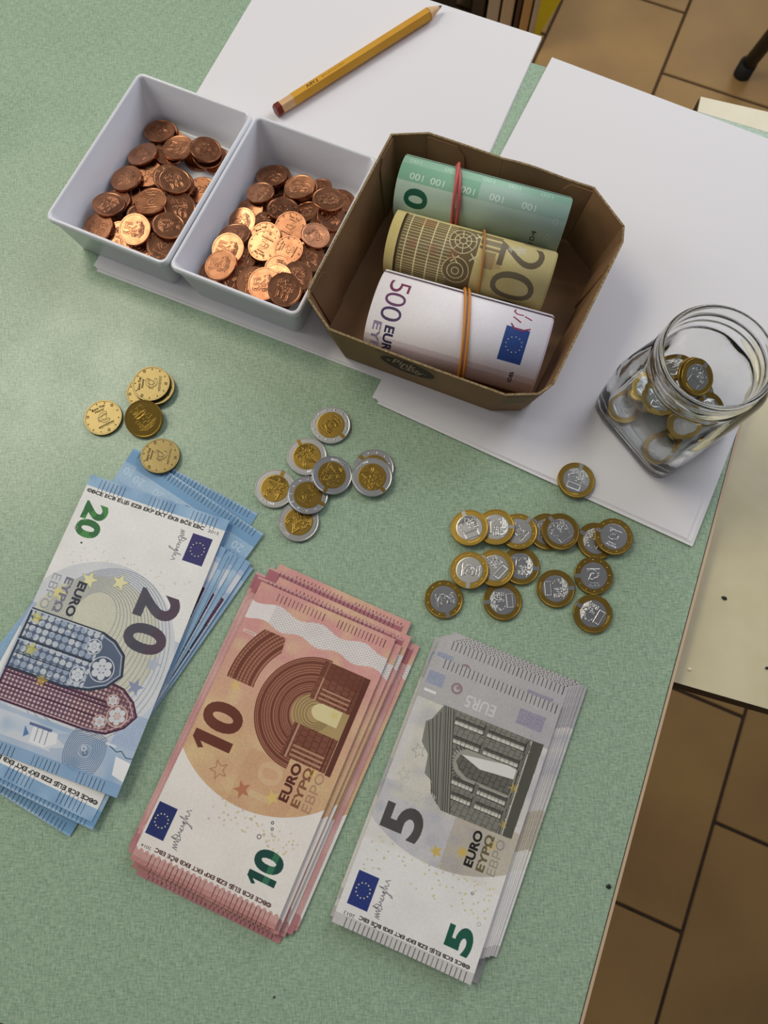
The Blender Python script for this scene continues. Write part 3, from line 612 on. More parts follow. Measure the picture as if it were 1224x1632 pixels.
# dark crate and upright boards standing on the floor behind the table
CARD2 = noise_mat('old_board', srgb('D6BC96'), srgb('B89C78'), 14, .8, stretch=(1, 1, .2), bump=.2)
CARD3 = noise_mat('tan_board', srgb('D0A468'), srgb('B88C54'), 14, .8, stretch=(1, 1, .2), bump=.2)
CARD4 = noise_mat('grey_board', srgb('CDBB9E'), srgb('B09C80'), 14, .8, stretch=(1, 1, .2), bump=.2)
YEL = new_mat('yellow_card', srgb('FAEA30'), .6)
def upright(name, u, v, w_, d_, z0, z1, mat, label, cat, turn=-.12, group='things standing on the floor behind the table', lean=(0, 0)):
    """a piece standing on the floor; its near lower edge is centred under the pixel"""
    x, y = at(u, v, z0); V, F_ = box(-w_ / 2, 0, 0, w_ / 2, d_, z1 - z0)
    V = [(p[0] + lean[0] * (p[2] / (z1 - z0)), p[1] + lean[1] * (p[2] / (z1 - z0)), p[2]) for p in V]
    o = mesh_obj(name, V, F_, mat); o.location = P(x, y, z0); o.rotation_euler = (0, 0, turn); add_bevel(o, .0015, 1); tag(o, label, cat, group); return o
# ------------------------------------------------------------------ paper
PAPERM = new_mat('white_paper', srgb('E8E6E8'), .75, spec=.3)
def sheet(cx, cy, ang, z, label, dx=0, dy=0, da=0, group='loose sheets of white paper on the green table'):
    o = note_mesh('paper_sheet', 210, 297, (PAPERM, PAPERM, PAPERM), nx=2, ny=3, th=.25)
    c_, s_ = math.cos(ang), math.sin(ang)
    o.location = P(cx + dx * c_ - dy * s_, cy + dx * s_ + dy * c_, z); o.rotation_euler = (0, 0, ang + da)
    tag(o, label, 'paper', group); return o
A1 = (-36.35, 380.4, -.402); A2 = (152.8, 276.3, -.458)
for k, (dx, dy, da) in enumerate(((.8, -1.6, .002), (-2.2, .6, -.002), (0, 0, 0))):
    sheet(*A1, .05 + .3 * k, ['bottom white sheet under the trays, its lower edge sticking out furthest', 'middle white sheet of the upper left pile, shifted a little to the left', 'top white sheet of the upper left pile, under the pencil'][k], dx, dy, da)
PAPER_TOP1 = .95
for k, (dx, dy, da) in enumerate(((5.2, -2.6, -.004), (3.6, -.6, -.002), (0, 0, 0))):
    sheet(*A2, 1.1 + .3 * k, ['lowest white sheet of the right pile, showing along its right and lower edges', 'middle white sheet of the right pile, peeping out by a hair on the right', 'top white sheet of the right pile, under the glass jar'][k], dx, dy, da)
PAPER_TOP2 = 2.0

# ------------------------------------------------------------------ pencil
YP = noise_mat('pencil_lacquer', srgb('D9A23A'), srgb('CF9630'), 30, .3, spec=.6); RP = new_mat('red_dip', srgb('6E1E16'), .35)
WP = noise_mat('bare_wood', srgb('E0B98A'), srgb('CFA271'), 200, .7, stretch=(.15, 1, 1)); GP = new_mat('graphite', srgb('3A3A3C'), .4)
def pencil():
    zc = PAPER_TOP1 + 4.3; x0, y0 = at(439, 177, zc); x1, y1 = at(704, 9, zc)
    a = Vector((x0, y0)); b = Vector((x1, y1)); L = (b - a).length; ang = math.atan2(b.y - a.y, b.x - a.x)
    root = empty('pencil', P(x0, y0, zc), (0, 0, ang)); tag(root, 'yellow wooden pencil with a dark red end lying on the upper left paper', 'pencil')
    def seg(name, xs, rs, mat, nseg=6, cap=True):
        V = []; F_ = []
        for x, r in zip(xs, rs):
            for k in range(nseg): t = math.pi / nseg + 2 * math.pi * k / nseg; V.append((x, r * math.sin(t), -r * math.cos(t)))
        for i in range(len(xs) - 1):
            for k in range(nseg): F_.append((i * nseg + k, i * nseg + (k + 1) % nseg, (i + 1) * nseg + (k + 1) % nseg, (i + 1) * nseg + k))
        F_.append(tuple(range(nseg))[::-1]); F_.append(tuple((len(xs) - 1) * nseg + k for k in range(nseg)))
        return fixn(mesh_obj(name, V, F_, mat, root))
    r = 4.6
    seg('red_end', [0, .5, 4.5], [r * .8, r, r], RP)['label'] = 'dark red dipped end'
    seg('bare_patch', [4.5, 6, 13, 15], [r * .98, r * .93, r * .95, r * .99], WP)['label'] = 'sharpened flat of bare wood beside the red end'
    seg('body', [15, L - 13], [r, r], YP)
    seg('wood_cone', [L - 13, L - 10, L - 3], [r, r * .8, r * .3], WP, 12)
    seg('lead', [L - 3, L], [r * .3, .25], GP, 10)
    c = Cv(60, 4, 8, 'D9A23A'); c.text('LYRA', 12, .8, 22, 3.2, '3A2C14', 1, 180, .02); c.text('GROOVE HB', 26, 1.2, 46, 2.6, '8A6420', .8, 180)
    lm = print_mat('pencil_print', c.image('pencil_print'), .3)
    t0 = 2 * math.pi * 2.5 / 6
    # printed face: the hexagon's upper left flat
    def fp(x, s_):
        a0 = math.pi / 6 + 2 * math.pi * 2 / 6; a1 = math.pi / 6 + 2 * math.pi * 3 / 6; aa = [a0, a1]
        p0 = Vector((0, r * math.sin(a0), -r * math.cos(a0))); p1 = Vector((0, r * math.sin(a1), -r * math.cos(a1))); q = p0.lerp(p1, s_)
        q = q * 1.006; return (x, q.y, q.z)
    mesh_obj('lettering', [fp(15.5, .05), fp(75, .05), fp(75, .95), fp(15.5, .95)], [(0, 1, 2, 3)], lm, root, uvs=[(0, 0), (1, 0), (1, 1), (0, 1)])['label'] = 'dark lettering printed on the pencil'
pencil()

# ------------------------------------------------------------------ white coin trays
MEL = new_mat('white_melamine', srgb('E9EBF2'), .2, spec=.55)
def tray(p_tl, p_tr, p_br, p_bl, label):
    """corners of the rim in mm at 35 mm height; a rounded rectangular dish that tapers to its foot"""
    c = (Vector(p_tl) + Vector(p_tr) + Vector(p_br) + Vector(p_bl)) / 4
    wx = ((Vector(p_tr) - Vector(p_tl)).length + (Vector(p_br) - Vector(p_bl)).length) / 4; wy = ((Vector(p_tl) - Vector(p_bl)).length + (Vector(p_tr) - Vector(p_br)).length) / 4
    ang = math.atan2(*( (Vector(p_tr) + Vector(p_br) - Vector(p_tl) - Vector(p_bl)).yx))
    def ringp(hx, hy, rad, z, n=6):
        out = []
        for q, (sx_, sy_) in enumerate(((1, 1), (-1, 1), (-1, -1), (1, -1))):
            for k in range(n + 1):
                a = q * math.pi / 2 + k / n * math.pi / 2; out.append((sx_ * (hx - rad) + rad * math.cos(a), sy_ * (hy - rad) + rad * math.sin(a), z))
        return out
    H = 34.2
    prof = [(-6.5, 0, 5), (-5.5, .8, 6), (-1.2, H - 5.5, 6), (-.4, H - 4.6, 5.4), (0, H - 3.6, 5), (0, H - .8, 5), (-.6, H, 4.6), (-1.8, H, 4), (-2.5, H - .9, 3.6), (-6.2, 5.5, 6), (-7.4, 2.8, 7), (-9.5, 2.0, 8)]
    V = []; F_ = []; n = 28
    for d, z, rad in prof: V += ringp(wx + d, wy + d, rad, z)
    for i in range(len(prof) - 1):
        for k in range(n): F_.append((i * n + k, i * n + (k + 1) % n, (i + 1) * n + (k + 1) % n, (i + 1) * n + k))
    F_.append(tuple(range(n))[::-1]); F_.append(tuple((len(prof) - 1) * n + k for k in range(n)))
    o = fixn(mesh_obj('coin_tray', V, F_, MEL, smooth=True))
    for p in o.data.polygons:
        if len(p.vertices) > 4: p.use_smooth = False
    o.location = P(c.x, c.y, PAPER_TOP1); o.rotation_euler = (0, 0, ang); tag(o, label, 'tray', 'white coin trays')
    return c, wx, wy, ang
TRL = tray((-162.1, 411.3), (-84.5, 376.6), (-132.3, 262.8), (-211.4, 297.9), 'left white rectangular tray, holding the smaller heap of copper coins')
TRR = tray((-81.8, 376.0), (-3, 341), (-50.2, 227.2), (-132.0, 262.5), 'right white rectangular tray, beside the cardboard punnet, holding more copper coins')

# ------------------------------------------------------------------ cardboard punnet
CARD = noise_mat('brown_card', srgb('8E7049'), srgb('7F6340'), 25, .75, detail=5, bump=.15, bscale=300, stretch=(1, 1, .2))
CARDIN = noise_mat('brown_card_inside', srgb('8A6844'), srgb('79593A'), 22, .75, detail=5, bump=.12, bscale=200)
CARDEDGE = noise_mat('card_cut_edge', srgb('A08A62'), srgb('6B5638'), 700, .85)
BZ = PAPER_TOP2 + .1
RIM = [(5.9, 349.5), (29.7, 350.5), (75.8, 331.0), (102, 321.5), (131, 309), (147, 281.0), (145.2, 269.6), (97.4, 177.4), (88.5, 171.2), (68.4, 170.8), (-31.8, 212.9), (-44.3, 233), (-44.1, 239.4)]
cen = sum((Vector(p) for p in RIM), Vector((0, 0))) / len(RIM)
def base_pt(p, inset=9.0):
    v = Vector(p) - cen; return cen + v * (1 - inset / v.length)
BASE = [base_pt(p) for p in RIM]
punnet = empty('cardboard_punnet', P(cen.x, cen.y, BZ)); tag(punnet, 'brown cardboard fruit punnet with cut corners, holding three rolled bundles of notes', 'box')
HB = 44.0
def wall(name, i, j, mat=CARD, th=1.3, z0=.0, wob=0.0, flip=False, zt=HB, bul=0.0):
    n = 8; V = []; F_ = []
    b0, b1 = BASE[i], BASE[j]; r0, r1 = Vector(RIM[i]), Vector(RIM[j])
    nrm = Vector((-(b1 - b0).y, (b1 - b0).x)).normalized()
    if nrm.dot(cen - b0) < 0: nrm = -nrm
    for k in range(n + 1):
        t = k / n; q = b0.lerp(b1, t); r = r0.lerp(r1, t); zz = zt + wob * math.sin(t * math.pi * 1.0) ; mid = q.lerp(r, .5) - nrm * bul
        for s_ in (0, 1):
            for pt, z in ((q, z0), (mid, zz * .5), (r, zz)): pp = pt + nrm * th * s_ - cen; V.append((pp.x, pp.y, z))
    F_, Fm = [], []
    for k in range(n):
        a = k * 6; b = a + 6
        F_ += [(a, b, b + 1, a + 1), (a + 1, b + 1, b + 2, a + 2)]; Fm += [0, 0]
        F_ += [(a + 3, a + 4, b + 4, b + 3), (a + 4, a + 5, b + 5, b + 4)]; Fm += [1, 1]
        F_ += [(a + 2, b + 2, b + 5, a + 5), (a, a + 3, b + 3, b)]; Fm += [2, 2]
    F_ += [(0, 1, 4, 3), (1, 2, 5, 4)]; e = n * 6; F_ += [(e, e + 3, e + 4, e + 1), (e + 1, e + 4, e + 5, e + 2)]; Fm += [2] * 4
    return mesh_obj(name, V, F_, mats=[CARD, CARDIN, CARDEDGE], fmat=Fm, parent=punnet)
wall('back_panel', 1, 2, wob=.3); wall('back_panel', 2, 3, wob=.8); wall('back_panel', 3, 4, wob=-.5)
wall('corner_panel', 0, 1); wall('corner_panel', 4, 5); wall('corner_panel', 5, 6); wall('right_panel', 6, 7, wob=.4)
wall('corner_panel', 7, 8, zt=43.2); wall('corner_panel', 8, 9, zt=43.0); fp_ = wall('front_panel', 9, 10, wob=-1.0, zt=43.6)
wall('corner_panel', 10, 11); wall('corner_panel', 11, 12); wall('left_panel', 12, 0, wob=.5)
# glued corner flaps folded over on the inside
def flap(i, j, t0, t1, off, zt):
    b0, b1 = BASE[i], BASE[j]; r0, r1 = Vector(RIM[i]), Vector(RIM[j]); nrm = Vector((-(b1 - b0).y, (b1 - b0).x)).normalized()
    if nrm.dot(cen - b0) < 0: nrm = -nrm
    prof = [(t0, 1), (t0 + (t1 - t0) * .75, 1), (t0 + (t1 - t0) * .93, .88), (t1, .55), (t1, 0.02), (t0, 0.02)]
    V = []
    for s_ in (off, off + .9):
        for t, h in prof:
            q = b0.lerp(b1, t).lerp(r0.lerp(r1, t), h) + nrm * s_ - cen; V.append((q.x, q.y, h * zt))
    n = len(prof); F_ = [tuple(range(n)), tuple(range(2 * n - 1, n - 1, -1))] + [(k, n + k, n + (k + 1) % n, (k + 1) % n) for k in range(n)]
    return fixn(mesh_obj('inner_flap', V, F_, CARDIN, punnet))
flap(1, 2, 0, .55, 1.5, 42.5); flap(4, 3, 0, .6, 1.5, 42); flap(6, 7, 0, .22, 1.5, 42); flap(12, 0, 0, .16, 1.5, 42); flap(0, 12, 0, .2, 1.5, 42.5)
nB = len(BASE); V = [(*(b - cen), 0) for b in BASE] + [(*(b - cen), 1.2) for b in BASE]
fixn(mesh_obj('base', V, [tuple(range(nB)), tuple(range(2 * nB - 1, nB - 1, -1))] + [(k, (k + 1) % nB, nB + (k + 1) % nB, nB + k) for k in range(nB)], CARDIN, punnet))
# printed oval mark on the front, and the small print on the corner beside it
def decal(name, i, j, t0, t1, h0, h1, cv, nm, label, parent):
    b0, b1 = BASE[i], BASE[j]; r0, r1 = Vector(RIM[i]), Vector(RIM[j]); nrm = Vector((-(b1 - b0).y, (b1 - b0).x)).normalized()
    if nrm.dot(cen - b0) > 0: nrm = -nrm
    V = []; UV = []
    for a in range(7):
        for b in range(3):
            t = t0 + (t1 - t0) * a / 6; h = h0 + (h1 - h0) * b / 2; q = b0.lerp(b1, t).lerp(r0.lerp(r1, t), h) + nrm * .25 - cen; V.append((q.x, q.y, h * 43.2)); UV.append((a / 6, b / 2))
    F_ = [(a * 3 + b, a * 3 + 3 + b, a * 3 + 4 + b, a * 3 + b + 1) for a in range(6) for b in range(2)]
    o = mesh_obj(name, V, F_, print_mat(nm, cv.image(nm), .75), parent, uvs=UV); o['label'] = label; return o
c = Cv(38, 20, 12, '84704E'); X, Y = c.X, c.Y; c.noise(2, .03)
c.put(((X - 19) / 18.4) ** 2 + ((Y - 10) / 9.6) ** 2 < 1, '3A2A1C')
c.text('Pink', 8.5, 9.2, 25, 17, 'B7A486', .9, 0, .01, .4); c.text('Lady', 13, 2.8, 30, 11, 'B7A486', .9, 0, .01, .4)
c.disc(6.2, 11, 1.1, 'B7A486', .8); c.disc(31, 8, .6, 'B7A486', .8)
decal('printed_mark', 10, 9, .28, .62, .38, .93, c, 'punnet_mark', 'dark oval mark with handwriting style lettering', punnet)
c = Cv(20, 9, 12, '84704E'); c.noise(2, .03)
for k in range(4): c.text(['EMBALLAGE CARTON', 'PACK 4 RECYCLE', 'C/PAP 21 22 23', 'ORIGIN 64/80'][k], 1, 6.9 - k * 1.9, 17, 8.2 - k * 1.9, '4A3B28', .85)
decal('small_print', 9, 8, .12, .92, .5, .95, c, 'punnet_small_print', 'lines of small dark print', punnet)

# ------------------------------------------------------------------ rolled bundles of notes in the punnet
def roll_canvas(kind):
    c = Cv(104, 150, 7, {'500': 'ECE8EC', '200': 'D9C98C', '100': 'B4CBBB'}[kind]); X = c.X; Yt = 150 - c.Y   # Yt = distance from the rear edge, in mm
    def box_(x0, t0, x1, t1): return (x0, 150 - t1, x1, 150 - t0)
    if kind == '500':
        c.put((Yt > 47) & (Yt < 130), 'B9A9AF', .75); c.put(((Yt > 43) & (Yt <= 47)) + 0 * X, 'CFC5CC', .7); grey_speckle(c, (Yt > 44) + 0 * X, .14)
        for k, ch_ in enumerate('500'):
            x0, t0 = 6.5, 6 + 9.2 * k; c.text(ch_, *box_(x0, t0, x0 + 12.5, t0 + 8.6), ['7A3A5A', '6A3F66', '4A3560'][k], 1, 270, -.006)
        c.text('EURO', *box_(11.2, 35.5, 17.2, 60), '2E2A4E', 1, 270, .03); c.text('EYP\u03a9', *box_(4.0, 34.5, 9.6, 62), '8E86A0', 1, 270, .03)
        x0, y0, x1, y1 = box_(79.5, 16, 93.5, 37); euflag(c, x0, y0, x1, y1, '2C4A8C', .32)
        cc = '9A3450'
        for pts in ([(82.0, .8), (81.6, 3.0), (83.5, 4.6), (87, 4.4)], [(88.5, 5.0), (92.4, 6.6)], [(82.0, 7.6), (86.6, 10.2)], [(81.8, 12.8), (84, 15.2), (89, 15.6), (93, 13.4)]):
            c.line([(a, 150 - b - 1.4) for a, b in pts], 1.0, cc)
        c.text('\u00a9B', *box_(89, 42, 91.5, 50), '2A2526', 1, 90, .02)
    elif kind == '200':
        c.put(np.clip(vnoise(c.ny, c.nx, 90) * 1.6 - .5, 0, 1), 'C9B268', .45); grey_speckle(c, np.ones((c.ny, c.nx)), .1)
        lat = (X > 6) & (X < 55) & (Yt > 6) & (Yt < 52); c.put(lat, '6B5C3E', .92)
        c.put((X > 6) & (X < 7.5) & (Yt > 5) & (Yt < 52), '3E3323')
        c.put((X > 8) & (X < 40) & (Yt > 6) & ((np.abs(Yt % 1.9 - .9) < .26)), 'CDBE8C', .9); c.put((X > 8) & (X < 42) & (Yt > 6) & (Yt < 52) & (np.abs((X + .5) % 7.8 - 3.9) < .38), 'D9CC9C')
        cy = 150 - 17; c.disc(45, cy, 8.2, '6B5C3E'); 
        for r in (2.2, 5, 8.2): c.ring(45, cy, r, .5, 'D9CC9C')
        for i in range(8): a = i * math.pi / 4 + .2; c.line([(45 + 2.2 * math.cos(a), cy + 2.2 * math.sin(a)), (45 + 8 * math.cos(a), cy + 8 * math.sin(a))], .45, 'D9CC9C')
        cy2 = 150 - 36; c.disc(45, cy2, 8.2, '6B5C3E'); [c.ring(45, cy2, r, .5, 'D9CC9C') for r in (2.2, 5, 8.2)]
        for x, t in ((41, 27), (52, 9), (52, 24)): c.line([(x, 150 - t), (x + 4, 150 - t - 4)], .8, 'E2D7A6'); c.line([(x + 4, 150 - t), (x, 150 - t - 4)], .8, 'E2D7A6')
        for t0, t1 in ((6, 10), (11.5, 15.5), (17, 19)): c.put((X > 55.5) & (X < 68) & (Yt > t0) & (Yt < t1), '7D6E4C', .9)
        c.put((X > 60) & (X < 66.5) & (Yt > 20) & (Yt < 30), '8A7A55', .7)
        c.poly([(58, 150 - 24), (66, 150 - 22), (72, 150 - 28), (63, 150 - 30)], 'B9926A', .5)
        c.text('2', *box_(68, 8, 95, 26), '74684E', 1, 270, -.004); c.text('0', *box_(67.5, 27.5, 94.5, 46), '7A6E54', 1, 270, -.004); c.text('0', *box_(67, 48, 94, 66), '7A6E54', 1, 270, -.004)
        c.put((X > 81) & (X < 93.5) & (Yt > 1.8) & (Yt < 6), 'A08A52', .7); c.star(80, 150 - 13, 5, 'D8D2BC', .75, .4); c.star(12, 150 - 1.5, 4, 'E6E2D4', .7, .2); c.star(74, 150 - 14, 3, 'D8D2BC', .6, .9)
        c.put((X > 6) & (X < 44) & (Yt > 24) & (Yt < 30) & (X % 13 < 5), '9A5A3A', .35); c.put((X > 18) & (X < 26) & (Yt > 6) & (Yt < 14), '9A5A3A', .3)
    else:
        band = (Yt > 8) & (Yt < 19) & (X < 50); c.put(band, '7FB295', .95); c.put((Yt > 8) & (Yt < 19) & (X >= 50), 'A5C3B0', .8); c.put((Yt > 8) & (Yt < 19) & (X >= 50) & (np.sin(X * 6) * np.sin(c.Y * 6) > .2), '8FAF9E', .6)
        c.put(((Yt < 8)) + 0 * X, '93C0A6', .9)
        for x in (12, 25, 44, 62, 82): c.text('100', *box_(x - 5, 13.5, x + 3.5, 17.5), 'DCEBE0', .95, 180, .0)
        for x in (8, 30, 54, 70, 90): c.text('100', *box_(x - 4, 3, x + 3.5, 6.5), 'C5E0D0', .8, 180, .0)
        c.text('0', *box_(6, 22, 21, 35), '1E5A48', 1, 270, .03); c.text('104', *box_(87, 28, 90, 38), '2A3A36', 1, 90, .0)
        c.noise(14, .05); grey_speckle(c, np.ones((c.ny, c.nx)), .05)
        for x, t in ((99, 20), (97, 30), (40, 47)): c.ring(x, 150 - t, 1.5, .4, 'D5E2DA', .7)
    return c
def bundle(kind, pl, pr, label, a=21.0, b=19.0, layers=6, tint=('E0D8E0', 'E8E4EA'), fan=0.0, skew=0.0, thick=.42, zoff=0.0, turn=0.0, st0=38):
    """pl, pr: left and right end of the roll's axis on the punnet floor (mm). Cross-section: a half-width a, half-height b."""
    A_ = Vector(pl); B_ = Vector(pr); L = (B_ - A_).length; ang = math.atan2(B_.y - A_.y, B_.x - A_.x)
    zc = BZ + 1.3 + b + .2 + zoff
    root = empty('banknote_roll', P(A_.x, A_.y, zc), (0, 0, ang)); tag(root, label, 'banknote roll', 'rolled bundles of notes in the punnet')
    pm = print_mat('roll_print_' + kind, roll_canvas(kind).image('roll_print_' + kind))
    im = [new_mat('roll_paper_' + kind + str(i), srgb(t_), .6) for i, t_ in enumerate(tint)]
    for q in range(layers):
        aa, bb = a - q * thick, b - q * thick; n = 56
        # start low on the rear side and wrap over the top to the front and below
        st = math.radians(st0) + (math.radians(22 - 4.6 * q) if fan else 0); tot = math.radians(352 - q * 2)
        V = []; UV = []; ext = [0, .9, -.6, 1.3, .3, -.9, .6, 1.6][q % 8]
        per = 0; pts = []
        for k in range(n + 1):
            t = st + tot * k / n; y = aa * math.copysign(abs(math.cos(t)) ** .92, math.cos(t)); z = bb * math.copysign(abs(math.sin(t)) ** .92, math.sin(t))
            pts.append((y, z))
        for k, (y, z) in enumerate(pts):
            if k: per += math.hypot(y - pts[k - 1][0], z - pts[k - 1][1])
            for s_, off in ((0, 0), (1, -.18)):
                nrm = Vector((y / aa ** 2, z / bb ** 2)).normalized() * off
                for e in (0, 1):
                    x = (0 + ext * .5) if e == 0 else (L + ext); V.append((x + skew * z * .02, y + nrm.x, z + nrm.y)); UV.append((min(max(x / 104, 0), 1), 1 - per / 150))
        F_ = []; Fm = []
        for k in range(n):
            o_ = k * 4; p_ = o_ + 4
            F_ += [(o_, o_ + 1, p_ + 1, p_), (o_ + 2, p_ + 2, p_ + 3, o_ + 3), (o_, p_, p_ + 2, o_ + 2), (o_ + 1, o_ + 3, p_ + 3, p_ + 1)]; Fm += [0, 1, 1, 1]
        F_ += [(0, 2, 3, 1), (n * 4, n * 4 + 1, n * 4 + 3, n * 4 + 2)]; Fm += [1, 1]
        mats = [pm if (q == 0 or fan) else im[q % 2], im[q % 2]]
        o = mesh_obj('banknote', V, F_, uvs=UV, mats=mats, fmat=Fm, parent=root, smooth=False)
        fixn(o)
        for p in o.data.polygons: p.use_smooth = abs(p.normal.x) < .5
    return root, ang, L, zc, A_
def band(roll, x, dx, col, label, a, b, strands=2, w=.85, cross=0):
    root, ang, L, zc, A_ = roll
    mt = new_mat('rubber_' + label[:6], srgb(col), .45, spec=.5)
    top = empty('rubber_band', P(A_.x, A_.y, zc), (0, 0, ang)); tag(top, label, 'rubber band', 'rubber bands around the rolled notes')
    n = 64; pts = []
    for s_ in range(strands):
        for k in range(n):
            t = 2 * math.pi * k / n + math.pi * 1.5; rr = 1.15 + (.9 if cross and s_ == 1 and math.sin(t) > .6 else 0)
            y = (a + rr) * math.copysign(abs(math.cos(t)) ** .92, math.cos(t)); z = (b + rr) * math.copysign(abs(math.sin(t)) ** .92, math.sin(t))
            sep = (-1 if s_ == 0 else 1) * (1.3 if not cross else 1.6 * math.cos(t + .6))
            xx = x + dx * (-y / a) * .5 + (sep if strands > 1 else 0)
            blend = k / n
            if strands > 1 and k > n - 6: xx += (k - n + 6) / 6 * (-2 * sep) * .0
            pts.append((xx * .001, y * .001, z * .001))
    if strands > 1:
        for s_ in range(strands): tube('strand', pts[s_ * n:(s_ + 1) * n], w * .001, mt, top, 8, closed=True)
    else: tube('strand', pts, w * .001, mt, top, 8, closed=True)
# roll axes, read from the photograph (rear upper silhouettes at about 40 mm)
ux = Vector((math.cos(-.312), math.sin(-.312))); uy = Vector((-ux.y, ux.x))
def ends(u0, v0, z, back, L): p = Vector(at(u0, v0, z)) - uy * back; return p, p + ux * L
p, q = ends(617, 427, 36, 17, 101); p -= uy * 5.5; q -= uy * 5.5; q += ux * 3.5; r500 = bundle('500', p, q, 'rolled bundle of white 500 notes with purple print, the front one in the punnet', a=25.5, b=20.5, st0=50, tint=('E6E0E6', 'D9C9D6'))
p, q = ends(637, 334, 36, 16.0, 101); r200 = bundle('200', p, q, 'rolled bundle of yellow-brown 200 notes, between the white and the green roll', a=18.6, b=20.5, tint=('D9CC90', 'C9BA78'))
p, q = ends(651, 246, 41.5, 15.0, 105.5); r100 = bundle('100', p, q, 'rolled bundle of green 100 notes, the rear one in the punnet', a=17.2, b=20.5, zoff=5.5, tint=('B9DCC8', '8FC4AA'), fan=1.0, turn=14)
band(r500, 56, 12, 'C88232', 'orange-brown rubber band around the white roll of 500 notes', 25.5, 20.5)
band(r200, 58, 8, 'A87438', 'brown rubber band around the yellow-brown roll of 200 notes', 18.6, 20.5, w=.8, strands=1)
band(r100, 36, 8, 'C85A58', 'red rubber band around the green roll of 100 notes', 17.2, 20.5, cross=1, w=1.05)
# ------------------------------------------------------------------ coins
def coin_face(kind, num=''):
    c = Cv(24, 24, 10, '7A7A7A'); X, Y = c.X, c.Y; hi = 'F0F0F0'; lo = '303030'
    inner = 8.3 if kind.startswith('bi') else 11.2
    if kind.endswith('toy'):
        c.text('\u20ac', 8.4, 8.0, 15.6, 15.4, hi, 1, 0, .035)
        s_ = .8 if inner < 9 else 1
        c.text('Euro Toy', 12 - 4.4 * s_, 12 + 6.0 * s_ , 12 + 4.4 * s_, 12 + 8.0 * s_, lo, 1, 0, .02); c.text('Money', 12 - 3 * s_, 12 + 4.2 * s_, 12 + 3 * s_, 12 + 5.8 * s_, lo, 1, 0, .02)
        c.line([(12 - 5 * s_, 12 - 5.2 * s_), (12 + 5 * s_, 12 - 5.2 * s_)], .3, hi); c.text('Made in Germany', 12 - 5 * s_, 12 - 6.9 * s_, 12 + 5 * s_, 12 - 5.7 * s_, lo, .9, 0, .0)
        for i in range(12):
            a = i * math.pi / 6; 
            if kind == 'toy' and i in (1, 5, 9): c.ring(12 + 9.6 * math.cos(a), 12 + 9.6 * math.sin(a), .7, .3, lo)
            else: c.star(12 + 9.9 * math.cos(a), 12 + 9.9 * math.sin(a), .55, hi if kind != 'toy' else lo)
    else:
        x1 = 9.6 if num == '1' else 10.8
        c.text(num, 5.2 if inner < 9 else 3.6, 7.6, x1, 16.6, hi, 1, 0, .02); c.text(num, 5.9 if inner < 9 else 4.3, 8.2, x1 - .7, 16.0, lo, .35, 0, -.02)
        m_ = ((X - 14.5) / 4.6) ** 2 + ((Y - 13) / 5) ** 2 < 1; n = vnoise(c.ny, c.nx, 13); c.put(m_ & (n > .52), hi); c.put(m_ & (n > .66), lo, .5)
        c.text('EURO' if inner < 9 else 'CENT', 10.6, 6.4, 17.4, 8.8, hi, 1, 0, .02)
        for i in range(6): c.line([(16.5 + i * .55, 5.5 + i * .7), (16.5 + i * .55, 18.5 - i * .7)], .22, hi)
        if inner < 9:
            for i in range(10):
                a = math.pi + (i - 4.5) * .09; c.line([(12 + 9.2 * math.cos(a), 12 + 9.2 * math.sin(a)), (12 + 10.2 * math.cos(a), 12 + 10.2 * math.sin(a))], .22, hi)
    c.blur(1); return c
_faceimg = {}
def face_img(kind, num):
    k = kind + num
    if k not in _faceimg: _faceimg[k] = coin_face(kind, num).image('relief_' + k, True)
    return _faceimg[k]
